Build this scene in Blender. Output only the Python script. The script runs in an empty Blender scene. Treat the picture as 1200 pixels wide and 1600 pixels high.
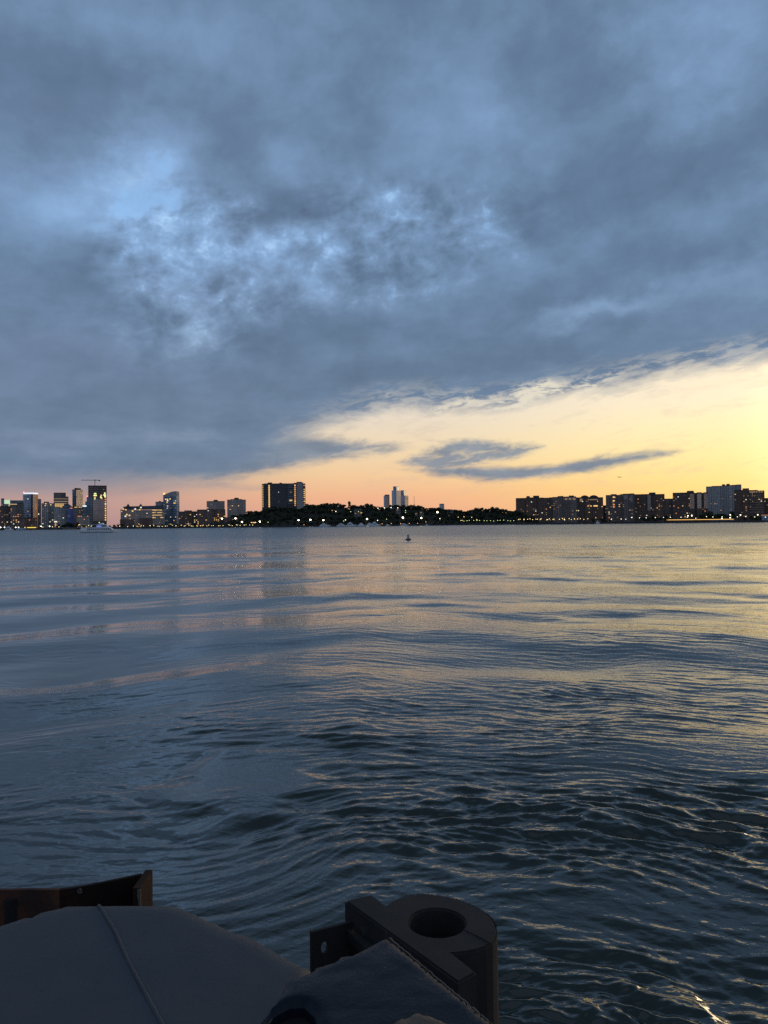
import bpy, bmesh, math, random
import numpy as np
from mathutils import Matrix, Vector, noise as mnoise
R = math.radians
S = bpy.context.scene
COL = S.collection
F = 1202.0                       # focal length in photo pixels (photo 1200 x 1600)
CAMZ = 3.5

# ------------------------------------------------------------------ camera
cam_d = bpy.data.cameras.new('camera'); cam = bpy.data.objects.new('camera', cam_d); COL.objects.link(cam)
cam_d.sensor_fit = 'VERTICAL'; cam_d.sensor_height = 36.0; cam_d.lens = 36.0 * F / 1600.0
cam_d.clip_start = 0.05; cam_d.clip_end = 60000
CM = Matrix.Rotation(R(90.88), 3, 'X') @ Matrix.Rotation(R(-0.61), 3, 'Z')
cam.matrix_world = Matrix.Translation((0, 0, CAMZ)) @ CM.to_4x4()
S.camera = cam
S.render.resolution_x = 768; S.render.resolution_y = 1024
S.view_settings.view_transform = 'Standard'; S.view_settings.look = 'None'
S.view_settings.exposure = 0; S.view_settings.gamma = 1
S.render.engine = 'CYCLES'
S.cycles.use_denoising = False
S.cycles.sample_clamp_indirect = 3.0
S.cycles.sample_clamp_direct = 12.0
S.cycles.max_bounces = 6; S.cycles.glossy_bounces = 3; S.cycles.diffuse_bounces = 2
S.cycles.caustics_reflective = False

def ray(px, py):
    return CM @ Vector(((px - 600) / F, -(py - 800) / F, -1.0))
def at_depth(px, py, D):
    d = ray(px, py); return Vector((d.x / d.y * D, D, CAMZ + d.z / d.y * D))
def on_plane(px, py, z):
    d = ray(px, py); t = (z - CAMZ) / d.z
    return Vector((d.x * t, d.y * t, z))
def sph(px, py):                 # photo pixel -> (azimuth, elevation) in degrees
    d = ray(px, py).normalized()
    return math.degrees(math.atan2(d.x, d.y)), math.degrees(math.asin(d.z))

# ------------------------------------------------------------------ node expression helper
class Ex:
    nt = None
    def __init__(s, sock): s.s = sock
    def _b(a, op, b=None, c=None):
        n = Ex.nt.nodes.new('ShaderNodeMath'); n.operation = op
        for i, v in enumerate((a, b, c)):
            if v is None: continue
            if isinstance(v, Ex): Ex.nt.links.new(v.s, n.inputs[i])
            else: n.inputs[i].default_value = v
        return Ex(n.outputs[0])
    def __add__(a, b): return a._b('ADD', b)
    def __sub__(a, b): return a._b('SUBTRACT', b)
    def __mul__(a, b): return a._b('MULTIPLY', b)
    def __truediv__(a, b): return a._b('DIVIDE', b)
    __radd__ = __add__; __rmul__ = __mul__
    def __rsub__(a, b): return Ex._b(b, 'SUBTRACT', a)
def setin(sock, v):
    if isinstance(v, Ex): Ex.nt.links.new(v.s, sock)
    else: sock.default_value = v
def node(t, **kw):
    n = Ex.nt.nodes.new(t)
    for k, v in kw.items(): setattr(n, k, v)
    return n
def sstep(x, a, b, lo=0.0, hi=1.0):
    n = node('ShaderNodeMapRange', interpolation_type='SMOOTHSTEP')
    setin(n.inputs[0], x); setin(n.inputs[1], a); setin(n.inputs[2], b); setin(n.inputs[3], lo); setin(n.inputs[4], hi)
    return Ex(n.outputs[0])
def vcomb(x, y, z):
    n = node('ShaderNodeCombineXYZ'); setin(n.inputs[0], x); setin(n.inputs[1], y); setin(n.inputs[2], z); return Ex(n.outputs[0])
def noisef(vec, scale, detail=6, rough=0.55, dist=0.0, lac=2.0):
    n = node('ShaderNodeTexNoise'); setin(n.inputs['Vector'], vec)
    n.inputs['Scale'].default_value = scale; n.inputs['Detail'].default_value = detail
    n.inputs['Roughness'].default_value = rough; n.inputs['Distortion'].default_value = dist
    n.inputs['Lacunarity'].default_value = lac
    return Ex(n.outputs['Fac']), Ex(n.outputs['Color'])
def mixc(f, a, b):
    n = node('ShaderNodeMix', data_type='RGBA', clamp_factor=True)
    setin(n.inputs[0], f)
    for s_, v in ((n.inputs[6], a), (n.inputs[7], b)):
        if isinstance(v, Ex): Ex.nt.links.new(v.s, s_)
        else: s_.default_value = (*v, 1)
    return Ex(n.outputs[2])
def srgb(r, g, b):
    return tuple(((c/255)/12.92 if c/255 <= .04045 else ((c/255+.055)/1.055)**2.4) for c in (r, g, b))
def ramp(x, pts, interp='LINEAR'):
    n = node('ShaderNodeValToRGB'); cr = n.color_ramp; cr.interpolation = interp
    setin(n.inputs[0], x)
    while len(cr.elements) < len(pts): cr.elements.new(0.5)
    for e, (p, c) in zip(cr.elements, pts): e.position = p; e.color = (*c, 1)
    return Ex(n.outputs[0])

# ------------------------------------------------------------------ sky
W = bpy.data.worlds.new('World'); S.world = W; W.use_nodes = True
W.node_tree.nodes.clear(); Ex.nt = W.node_tree
SUN_AZ, SUN_EL = 46.0, 3.0
tc = node('ShaderNodeTexCoord')
sep = node('ShaderNodeSeparateXYZ'); Ex.nt.links.new(tc.outputs['Generated'], sep.inputs[0])
dx, dy, dz = (Ex(o) for o in sep.outputs)
az = Ex._b(dx, 'ARCTAN2', dy) * 57.2958
el = dz._b('ARCSINE') * 57.2958
zc = Ex._b(dz, 'MAXIMUM', 0.0) + 0.10
plan = vcomb(dx / zc, dy / zc, 0.0)                 # position on the cloud deck
nA, nAc = noisef(plan, 0.8, 8, 0.58, 0.3)
nB, nBc = noisef(plan, 3.0, 8, 0.6, 0.2)
sphv = vcomb(az * 0.05, el * 0.16, 0.3)             # stretched along the horizon
nS, _ = noisef(sphv, 1.4, 8, 0.62, 0.4)
nF, _ = noisef(vcomb(az * 0.25, el * 0.55 - az * 0.04, 7.3), 1.0, 8, 0.68, 0.5)
nW, nWc = noisef(vcomb(az * 0.1, el * 0.14, 3.1), 1.0, 6, 0.6, 0.0)
sw = node('ShaderNodeSeparateXYZ'); Ex.nt.links.new(nWc.s, sw.inputs[0])
waz = az + (Ex(sw.outputs[0]) - 0.5) * 9.0          # warped coordinates for organic outlines
wel = el + (Ex(sw.outputs[1]) - 0.5) * 6.0
P = vcomb(waz, wel, 0.0)
T = R(14)
P2 = vcomb(waz * math.cos(T) + wel * math.sin(T), wel * math.cos(T) - waz * math.sin(T), 0.0)
def blob(px, py, rx, ry, amp, rot=False, base=None):
    a, e = sph(px, py); sx = F / 57.2958
    if rot: a, e = a * math.cos(T) + e * math.sin(T), e * math.cos(T) - a * math.sin(T)
    rx, ry = rx / sx, ry / sx
    n = node('ShaderNodeVectorMath', operation='MULTIPLY_ADD')
    Ex.nt.links.new((P2 if rot else P).s, n.inputs[0]); n.inputs[1].default_value = (1/rx, 1/ry, 0); n.inputs[2].default_value = (-a/rx, -e/ry, 0)
    l = node('ShaderNodeVectorMath', operation='LENGTH'); Ex.nt.links.new(n.outputs[0], l.inputs[0])
    return sstep(Ex(l.outputs['Value']), 0.0, 1.0, amp, 0.0)
def total(lst):
    t = None
    for b in lst:
        v = blob(*b); t = v if t is None else t + v
    return t
def curve_az(pts):                                  # photo outline (px,py) -> elevation as function of azimuth
    n = node('ShaderNodeFloatCurve'); setin(n.inputs['Value'], (az + 60.0) / 120.0)
    c = n.mapping.curves[0]
    P_ = [( (sph(x, y)[0] + 60) / 120, (sph(x, y)[1] + 5) / 40) for x, y in pts]
    while len(c.points) < len(P_): c.points.new(0.5, 0.5)
    for p, q in zip(c.points, P_): p.location = q; p.handle_type = 'AUTO'
    n.mapping.extend = 'HORIZONTAL'; n.mapping.update()
    return Ex(n.outputs[0]) * 40.0 - 5.0
nE, _ = noisef(vcomb(az * 0.11 + 3.0, el * 0.42 - az * 0.06, 1.7), 1.0, 10, 0.66, 0.9)
nG, _ = noisef(vcomb(az * 0.55, el * 2.0 - az * 0.22, 4.4), 1.0, 8, 0.66, 0.5)
jag = (nF - 0.5) * 1.7 + (nE - 0.5) * 2.4 + (nG - 0.5) * 1.3
# --- clear sky behind the clouds
t_el = Ex._b(el / 40.0, 'MAXIMUM', 0.0)
right = ramp(t_el, [(0, srgb(255, 190, 118)), (0.06, srgb(255, 214, 130)), (0.12, srgb(255, 229, 162)), (0.165, srgb(253, 233, 184)), (0.21, srgb(249, 232, 202)), (0.34, srgb(240, 228, 212)), (0.5, srgb(150, 185, 225)), (1, srgb(110, 160, 220))])
mid = ramp(t_el, [(0, srgb(241, 174, 152)), (0.05, srgb(252, 190, 150)), (0.09, srgb(254, 211, 163)), (0.135, srgb(250, 223, 184)), (0.19, srgb(244, 227, 205)), (0.28, srgb(236, 228, 216)), (0.42, srgb(150, 188, 228)), (1, srgb(110, 160, 220))])
left = ramp(t_el, [(0, srgb(186, 150, 150)), (0.05, srgb(205, 165, 155)), (0.09, srgb(165, 158, 165)), (0.2, srgb(150, 170, 200)), (0.45, srgb(145, 190, 235)), (1, srgb(110, 160, 220))])
clear = mixc(sstep(az, -2.0, 24.0), mixc(sstep(az, -22.0, -3.0), left, mid), right)
glow_d = node('ShaderNodeVectorMath', operation='DISTANCE')
setin(glow_d.inputs[0], vcomb(az, el * 2.2, 0.0)); glow_d.inputs[1].default_value = (36, 12, 0)
glow = sstep(Ex(glow_d.outputs['Value']), 4.0, 30.0, 1.0, 0.0)
clear = mixc(glow * sstep(az, 23.5, 36.0, 0.10, 0.9), clear, (2.3, 1.75, 0.85))
back = sstep(Ex._b(az, 'ABSOLUTE'), 50.0, 110.0)
clear = mixc(back, clear, srgb(145, 155, 180))
sky = node('ShaderNodeTexSky', sky_type='NISHITA', sun_disc=False)
sky.sun_elevation = R(SUN_EL); sky.sun_rotation = R(SUN_AZ); sky.air_density = 1.0; sky.dust_density = 1.5; sky.ozone_density = 2.0
nish = node('ShaderNodeVectorMath', operation='SCALE'); Ex.nt.links.new(sky.outputs[0], nish.inputs[0]); nish.inputs['Scale'].default_value = 0.10
clear = mixc(0.12, clear, Ex(nish.outputs[0]))
gain = node('ShaderNodeVectorMath', operation='SCALE'); Ex.nt.links.new(clear.s, gain.inputs[0]); setin(gain.inputs['Scale'], sstep(az, -6.0, 26.0, 1.0, 1.12)); clear = Ex(gain.outputs[0])
# --- the main deck, brighter and darker places
L = total([
    (215, 310, 120, 100, .20), (260, 420, 120, 140, .14), (90, 330, 180, 80, .20, True), (300, 500, 70, 110, .14),
    (60, 300, 190, 60, .10), (240, 245, 110, 80, .22), (350, 390, 120, 50, .15), (430, 420, 90, 60, .14), (460, 235, 80, 60, .12),
    (350, 80, 120, 90, .10), (160, 30, 200, 90, .10), (480, 375, 60, 30, .20), (620, 325, 60, 35, .22), (795, 388, 60, 30, .20),
    (480, 465, 60, 35, .20), (700, 150, 160, 100, .07), (790, 200, 100, 70, .09), (1060, 120, 140, 90, .13), (1000, 50, 120, 60, .08),
    (1150, 310, 120, 80, .08), (1160, 20, 120, 80, .08), (520, 60, 120, 100, .05), (640, 250, 160, 60, .06, True),
    (920, 493, 150, 22, .22, True), (1060, 455, 170, 26, .10, True), (1190, 440, 120, 40, .12), (830, 425, 200, 40, .08, True),
    (80, 125, 190, 110, -.13), (170, 450, 120, 80, -.08), (475, 320, 100, 90, -.13), (345, 190, 100, 110, -.07), (560, 130, 120, 140, -.05),
    (920, 90, 190, 130, -.10), (950, 300, 170, 100, -.10), (640, 20, 140, 60, -.07), (1130, 240, 160, 70, -.10), (420, 520, 240, 100, -.06),
    (150, 620, 320, 60, -.05), (330, 580, 260, 50, -.04), (760, 560, 280, 45, -.08, True), (560, 600, 180, 30, -.07, True),
    (80, 540, 150, 60, -.04), (800, 330, 110, 80, -.06), (1080, 400, 170, 50, -.05, True), (300, 690, 420, 26, .10), (120, 715, 260, 20, .06),
])
nP, _ = noisef(vcomb(az * 0.34, el * 0.46 - az * 0.05, 11.0), 1.0, 9, 0.575, 0.2)
nQ, _ = noisef(vcomb(az * 0.85, el * 1.15, 5.0), 1.0, 7, 0.62, 0.3)
holes = sstep(blob(270, 430, 200, 210, 1.0) + blob(215, 320, 150, 110, .8) + blob(560, 380, 330, 120, .45), 0.05, 0.9)
puffs = sstep(blob(500, 400, 400, 150, .75) + blob(290, 420, 200, 190, .85) + blob(700, 360, 320, 130, .5) + blob(1030, 120, 220, 160, .18), 0.0, 0.9)
Lum = 0.465 + L * 0.75 + (nA - 0.5) * 0.24 + (nB - 0.5) * 0.12 + (nP - 0.5) * 0.20 + (nP - 0.46) * puffs * 0.62 + (nQ - 0.5) * (puffs * 0.20 + 0.02)
Lum = Lum + sstep(nP * 0.6 + nQ * 0.4 + L * 0.25, 0.56, 0.72) * puffs * 0.26 + holes * (nP - 0.42) * 0.35
# clear blue showing through the thin places
gap = sstep(blob(225, 325, 110, 52, 1.3, True) + blob(238, 255, 62, 52, 1.0) + blob(250, 415, 90, 70, .55) + (nP - 0.5) * 1.9 - 0.1, 0.55, 1.05)
deck = ramp(Lum, [(0.0, srgb(62, 80, 108)), (0.28, srgb(87, 108, 135)), (0.42, srgb(101, 126, 155)), (0.55, srgb(120, 149, 184)), (0.72, srgb(142, 178, 220)), (0.95, srgb(170, 208, 246))])
deck = mixc(gap * 0.75, deck, srgb(146, 190, 238))
lowgrey = ramp(Lum, [(0.0, srgb(78, 92, 112)), (0.35, srgb(96, 114, 137)), (0.5, srgb(112, 131, 154)), (0.8, srgb(165, 178, 190)), (1.0, srgb(225, 222, 212))])
deck = mixc(sstep(el, 20.0, 5.0, 0.0, 0.85), deck, lowgrey)
deck = mixc(sstep(az, 5.0, -26.0, 0.0, 0.22) * sstep(nA, 0.4, 0.62), deck, srgb(122, 134, 168))
# --- coverage
edge = curve_az([(-500, 770), (0, 752), (150, 748), (260, 742), (380, 725), (440, 690), (500, 668), (560, 652), (620, 636), (680, 640), (740, 640), (800, 634), (880, 618), (960, 606), (1040, 592), (1120, 578), (1200, 566), (1500, 520)])
soft = sstep(az, 4.0, -18.0, 0.0, 1.0)
d_edge = el - edge + jag * sstep(az, -22.0, 0.0, 0.4, 0.85)
cover = sstep(d_edge, -0.7 - soft * 1.5, 0.9 + soft * 1.0)
def lens(top, bot, j=0.35, w=0.30):
    a, b = curve_az(top), curve_az(bot)
    jj = jag * j
    return sstep(a - el + jj, -w * .4, w) * sstep(el - b + jj, -w * .4, w)
c1 = lens([(-400, 700), (200, 690), (300, 682), (400, 676), (480, 677), (560, 685), (620, 695), (660, 703), (720, 735), (1400, 760)],
          [(-400, 735), (200, 742), (300, 752), (360, 750), (400, 742), (460, 734), (520, 722), (580, 714), (640, 706), (700, 690), (1400, 600)], 0.70, 0.9)
c2 = lens([(-400, 800), (560, 760), (625, 716), (680, 694), (735, 686), (800, 689), (850, 694), (880, 716), (920, 760), (1400, 800)],
          [(-400, 650), (560, 690), (625, 730), (680, 738), (735, 733), (800, 722), (850, 704), (880, 690), (920, 640), (1400, 600)], 0.62, 0.6)
c3 = lens([(-400, 800), (560, 740), (612, 731), (680, 728), (740, 725), (800, 726), (860, 726), (920, 716), (990, 709), (1040, 705), (1075, 705), (1110, 730), (1400, 800)],
          [(-400, 690), (560, 720), (612, 733), (680, 742), (740, 751), (800, 752), (860, 747), (920, 737), (990, 722), (1040, 712), (1075, 705), (1110, 680), (1400, 600)], 0.32, 0.45)
c4 = lens([(-400, 790), (180, 770), (280, 757), (330, 752), (420, 760), (470, 775), (1400, 800)],
          [(-400, 740), (180, 772), (280, 762), (330, 764), (420, 768), (470, 760), (1400, 600)], 0.3, 0.5) * 0.55
streak = sstep(nE * 0.6 + nG * 0.4, 0.50, 0.62) * sstep(el, 13.0, 7.0, 0.0, 1.0) * sstep(el, 1.0, 3.5) * 0.20
low = mixc(sstep(az, -20.0, 10.0), srgb(118, 136, 156), srgb(132, 148, 166))
low = mixc(sstep(nF, 0.35, 0.65) * 0.6, low, srgb(96, 114, 138))
low = mixc(back, low, srgb(135, 148, 172))
colr = mixc(streak, clear, srgb(190, 175, 170))
colr = mixc(Ex._b(Ex._b(c1, 'MAXIMUM', c4), 'MAXIMUM', Ex._b(c2 * sstep(nG, 0.30, 0.55, 0.5, 0.95), 'MAXIMUM', c3)) * 0.93, colr, low)
# bright frayed rim along the lower side of the deck
rim = sstep(d_edge, -0.9, 0.1) * sstep(d_edge, 2.6, 0.3) * sstep(nG, 0.42, 0.6) * sstep(az, -12.0, 4.0)
patch = (blob(850, 617, 130, 26, 1.0, True) + blob(720, 640, 90, 20, .6, True)) * sstep(nG, 0.42, 0.58)
deck = mixc(sstep(el, 32.0, 50.0) * 0.75, deck, srgb(66, 82, 94))
deck = mixc(back * 0.55, deck, (0.26, 0.33, 0.46))
colr = mixc(cover, colr, deck)
colr = mixc(Ex._b(rim * 0.45 + patch * 0.75, 'MINIMUM', 0.9), colr, srgb(236, 226, 205))
# below the horizon: dim ground bounce
colr = mixc(sstep(el, -0.3, -1.5), colr, (0.02, 0.025, 0.03))
bg = node('ShaderNodeBackground'); setin(bg.inputs[0], colr); bg.inputs[1].default_value = 1.0
out = node('ShaderNodeOutputWorld'); Ex.nt.links.new(bg.outputs[0], out.inputs[0])
W.cycles.sampling_method = 'MANUAL'; W.cycles.sample_map_resolution = 1024

sun_d = bpy.data.lights.new('sun', 'SUN'); sun = bpy.data.objects.new('sun', sun_d); COL.objects.link(sun)
sun_d.energy = 1.0; sun_d.angle = R(26); sun_d.color = (1.0, 0.74, 0.46)   # the sun is down behind cloud: a wide soft glow
sv = Vector((math.sin(R(SUN_AZ)) * math.cos(R(SUN_EL)), math.cos(R(SUN_AZ)) * math.cos(R(SUN_EL)), math.sin(R(SUN_EL))))
sun.rotation_euler = sv.to_track_quat('Z', 'Y').to_euler()

# ------------------------------------------------------------------ materials
MATS = {}
def mat(key, col, rough=0.8, metal=0.0, emit=None, es=0.0, spec=0.5, build=None):
    if key in MATS: return MATS[key]
    m = bpy.data.materials.new(key); m.use_nodes = True; Ex.nt = m.node_tree
    b = m.node_tree.nodes['Principled BSDF']
    b.inputs['Base Color'].default_value = (*col, 1); b.inputs['Roughness'].default_value = rough
    b.inputs['Metallic'].default_value = metal; b.inputs['Specular IOR Level'].default_value = spec
    if emit:
        b.inputs['Emission Color'].default_value = (*emit, 1); b.inputs['Emission Strength'].default_value = es
        m.cycles.emission_sampling = 'NONE'
    if build: build(m, b)
    MATS[key] = m; return m
def objco():
    n = node('ShaderNodeTexCoord'); return n
def vary(scale=2.0, amt=0.35, bump=0.0, bscale=None, dist=0.02):
    def f(m, b):
        t = objco(); c = b.inputs['Base Color'].default_value[:3]
        n, _ = noisef(Ex(t.outputs['Object']), scale, 8, 0.6)
        k = mixc(sstep(n, 0.3, 0.7), tuple(x*(1-amt) for x in c), tuple(min(1, x*(1+amt)) for x in c))
        setin(b.inputs['Base Color'], k)
        if bump:
            n2, _ = noisef(Ex(t.outputs['Object']), bscale or scale*4, 8, 0.6)
            bn = node('ShaderNodeBump'); bn.inputs['Strength'].default_value = bump; bn.inputs['Distance'].default_value = dist
            setin(bn.inputs['Height'], n2); Ex.nt.links.new(bn.outputs[0], b.inputs['Normal'])
    return f
def facade(key, wall, glass, cw=3.4, ch=3.2, fw=0.55, fh=0.5, band=0.0, rough=0.75, glint=None):
    """wall with rows of windows in relief, cell cw x ch metres"""
    def f(m, b):
        t = objco(); sp = node('ShaderNodeSeparateXYZ'); Ex.nt.links.new(t.outputs['Object'], sp.inputs[0])
        x, y, z = (Ex(o) for o in sp.outputs)
        sn = node('ShaderNodeSeparateXYZ'); Ex.nt.links.new(t.outputs['Normal'], sn.inputs[0])
        side = sstep(Ex._b(Ex(sn.outputs[0]), 'ABSOLUTE'), 0.6, 0.8)
        up = sstep(Ex._b(Ex(sn.outputs[2]), 'ABSOLUTE'), 0.6, 0.8)
        s = x * (1.0 - side) + y * side
        u, v = s / cw + 50.0, z / ch
        fu, fv = u._b('FRACT'), v._b('FRACT')
        win = sstep(Ex._b(fu - 0.5, 'ABSOLUTE'), fw/2 + .04, fw/2 - .04) * sstep(Ex._b(fv - 0.5, 'ABSOLUTE'), fh/2 + .04, fh/2 - .04) * (1.0 - up)
        wn = node('ShaderNodeTexWhiteNoise', noise_dimensions='3D')
        setin(wn.inputs['Vector'], vcomb(u._b('FLOOR'), v._b('FLOOR'), side))
        rnd = Ex(wn.outputs['Value'])
        g = mixc(rnd, tuple(c*0.4 for c in glass), tuple(min(1, c*1.7) for c in glass))
        n, _ = noisef(Ex(t.outputs['Object']), 0.06, 5, 0.6)
        wl = mixc(n, tuple(c*0.65 for c in wall), tuple(min(1, c*1.3) for c in wall))
        if band:
            wn2 = node('ShaderNodeTexWhiteNoise', noise_dimensions='1D'); setin(wn2.inputs['W'], (s / (cw*3) + 9.0)._b('FLOOR'))
            wl = mixc(sstep(Ex(wn2.outputs['Value']), 0.55, 0.6) * band, wl, tuple(min(1, c*2.0) for c in wall))
        setin(b.inputs['Base Color'], mixc(win, wl, g))
        setin(b.inputs['Roughness'], rough - win * (rough - 0.12))
        bn = node('ShaderNodeBump'); bn.inputs['Strength'].default_value = 0.6; bn.inputs['Distance'].default_value = 0.3; bn.invert = True
        setin(bn.inputs['Height'], win); Ex.nt.links.new(bn.outputs[0], b.inputs['Normal'])
    return mat(key, wall, rough, build=f)

M_brick = facade('dark_brick_facade', (.10, .055, .034), (.07, .08, .10), 3.6, 3.1, .5, .5, .5)
M_brick2 = facade('red_brick_facade', (.13, .075, .06), (.08, .085, .10), 3.2, 3.2, .5, .45, .4)
M_brick3 = facade('brown_grid_facade', (.17, .13, .11), (.05, .06, .08), 4.2, 3.1, .62, .55, .6)
M_tan = facade('tan_concrete_facade', (.40, .32, .28), (.12, .12, .14), 3.0, 2.9, .5, .45, .2)
M_grey = facade('grey_concrete_facade', (.34, .335, .33), (.11, .12, .14), 3.4, 2.9, .45, .6, .3)
M_glass = facade('blue_grey_glass_facade', (.42, .47, .54), (.14, .19, .27), 2.8, 3.5, .8, .7, .5, .35)
M_teal = facade('dark_teal_glass_facade', (.17, .24, .30), (.05, .09, .13), 2.6, 3.2, .75, .7, .8, .3)
M_black = facade('charcoal_facade', (.045, .05, .055), (.03, .04, .05), 2.4, 2.8, .6, .6, .2, .5)
M_bare = facade('bare_concrete_frame', (.22, .16, .14), (.04, .03, .03), 4.0, 3.4, .7, .6, .3)
M_pink = facade('pink_wrapped_facade', (.55, .40, .35), (.36, .27, .24), 3.0, 3.2, .4, .4, .2)
M_sunsetpeach = facade('sunset_peach_facade', (.62, .42, .33), (.30, .20, .18), 3.2, 3.0, .5, .4, .4)  # sunset light on these faces is put into the peach wall colour
M_white = facade('pale_tower_facade', (.55, .60, .70), (.18, .24, .34), 2.6, 3.0, .55, .5, .5)
M_blue = facade('blue_panel_facade', (.10, .15, .40), (.06, .08, .16), 3.0, 3.2, .5, .5, .2)
M_plain = mat('plain_grey_wall', (.36, .33, .32), .8, build=vary(.1, .15))
M_house = mat('dim_house_wall', (.13, .12, .115), .8, build=vary(.4, .3))
M_roof = mat('dark_roof', (.05, .05, .055), .8, build=vary(.3, .3))
M_whitepaint = mat('white_gloss_paint', (.75, .77, .8), .35, build=vary(.5, .08))
M_darkglass = mat('boat_window_glass', (.02, .025, .03), .08)
M_metal = mat('galvanised_pole', (.12, .12, .12), .5, .6)
M_warm = mat('warm_window_light', (.3, .2, .1), .5, emit=(1.0, .60, .20), es=1.0)
M_orange = mat('orange_window_light', (.3, .15, .1), .5, emit=(1.0, .38, .14), es=.75)
M_cool = mat('white_window_light', (.3, .3, .3), .5, emit=(.95, .95, .80), es=1.0)
M_dim = mat('dim_window_light', (.2, .15, .1), .5, emit=(1.0, .62, .32), es=.22)
M_gold = mat('golden_floor_light', (.3, .2, .1), .5, emit=(1.0, .62, .22), es=.75)
M_lampY = mat('yellow_lamp_glow', (.3, .3, .2), .5, emit=(1.0, .70, .28), es=2.6)
M_lampO = mat('amber_lamp_glow', (.3, .2, .1), .5, emit=(1.0, .45, .12), es=2)
M_lampG = mat('greenish_lamp_glow', (.3, .3, .2), .5, emit=(.85, 1.0, .35), es=1.8)
M_flood = mat('floodlight_glow', (.5, .5, .5), .5, emit=(1.0, .86, .62), es=9)
M_lampW = mat('white_path_lamp_glow', (.5, .5, .5), .5, emit=(1.0, .9, .7), es=4)
M_red = mat('red_beacon_glow', (.3, .05, .05), .5, emit=(1.0, .12, .12), es=4)
M_roofwhite = mat('lit_white_crown', (.8, .8, .8), .5, emit=(.9, .93, 1.0), es=.85)

# ------------------------------------------------------------------ mesh helpers
def box(bm, x0, x1, y0, y1, z0, z1):
    v = [bm.verts.new((x, y, z)) for z in (z0, z1) for x, y in ((x0, y0), (x1, y0), (x1, y1), (x0, y1))]
    for f in ((3, 2, 1, 0), (4, 5, 6, 7), (0, 1, 5, 4), (1, 2, 6, 5), (2, 3, 7, 6), (3, 0, 4, 7)): bm.faces.new([v[i] for i in f])
def prism(bm, pts, z0, z1):
    """extrude a plan outline (ccw list of (x,y)) from z0 to z1"""
    a = [bm.verts.new((x, y, z0)) for x, y in pts]; b = [bm.verts.new((x, y, z1)) for x, y in pts]; n = len(pts)
    bm.faces.new(a[::-1]); bm.faces.new(b)
    for i in range(n): bm.faces.new((a[i], a[(i+1) % n], b[(i+1) % n], b[i]))
def cyl(bm, x, y, z0, z1, r0, r1=None, n=8, cap=True):
    r1 = r0 if r1 is None else r1
    a = [bm.verts.new((x + r0*math.cos(i*2*math.pi/n), y + r0*math.sin(i*2*math.pi/n), z0)) for i in range(n)]
    b = [bm.verts.new((x + r1*math.cos(i*2*math.pi/n), y + r1*math.sin(i*2*math.pi/n), z1)) for i in range(n)]
    for i in range(n): bm.faces.new((a[i], a[(i+1) % n], b[(i+1) % n], b[i]))
    if cap: bm.faces.new(a[::-1]); bm.faces.new(b)
def ball(bm, x, y, z, r, sub=2, sq=1.0):
    g = bmesh.ops.create_icosphere(bm, subdivisions=sub, radius=r, matrix=Matrix.Translation((x, y, z)) @ Matrix.Diagonal((1, 1, sq, 1)))
    return g['verts']
def bar(bm, p, q, r):
    p, q = Vector(p), Vector(q); d = q - p; m = Matrix.Translation((p+q)/2) @ d.to_track_quat('Z', 'Y').to_matrix().to_4x4()
    bmesh.ops.create_cone(bm, cap_ends=True, segments=6, radius1=r, radius2=r, depth=d.length, matrix=m)
def link(name, bm, m, parent=None, smooth=False):
    me = bpy.data.meshes.new(name); bmesh.ops.recalc_face_normals(bm, faces=bm.faces); bm.to_mesh(me); bm.free()
    return linkm(name, me, m, parent, smooth)
def linkm(name, me, m, parent=None, smooth=False):
    if smooth: me.polygons.foreach_set('use_smooth', [True]*len(me.polygons))
    if m and not me.materials: me.materials.append(m)
    o = bpy.data.objects.new(name, me); COL.objects.link(o)
    if parent: o.parent = parent
    return o
def thing(name, label, cat, loc, rz=0.0, group=None):
    o = bpy.data.objects.new(name, None); COL.objects.link(o); o.location = loc; o.rotation_euler = (0, 0, rz)
    o.empty_display_size = 0.5
    o['label'] = label; o['category'] = cat
    if group: o['group'] = group
    return o
def tag(o, label, cat, group=None):
    o['label'] = label; o['category'] = cat
    if group: o['group'] = group
    return o
def dup(root, loc, rz=0.0, sc=1.0, label=None):
    r = root.copy(); COL.objects.link(r); r.location = loc; r.rotation_euler = (0, 0, rz); r.scale = (sc, sc, sc) if not hasattr(sc, '__len__') else sc
    if label: r['label'] = label
    for c in root.children:
        d = c.copy(); COL.objects.link(d); d.parent = r
    return r

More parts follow.
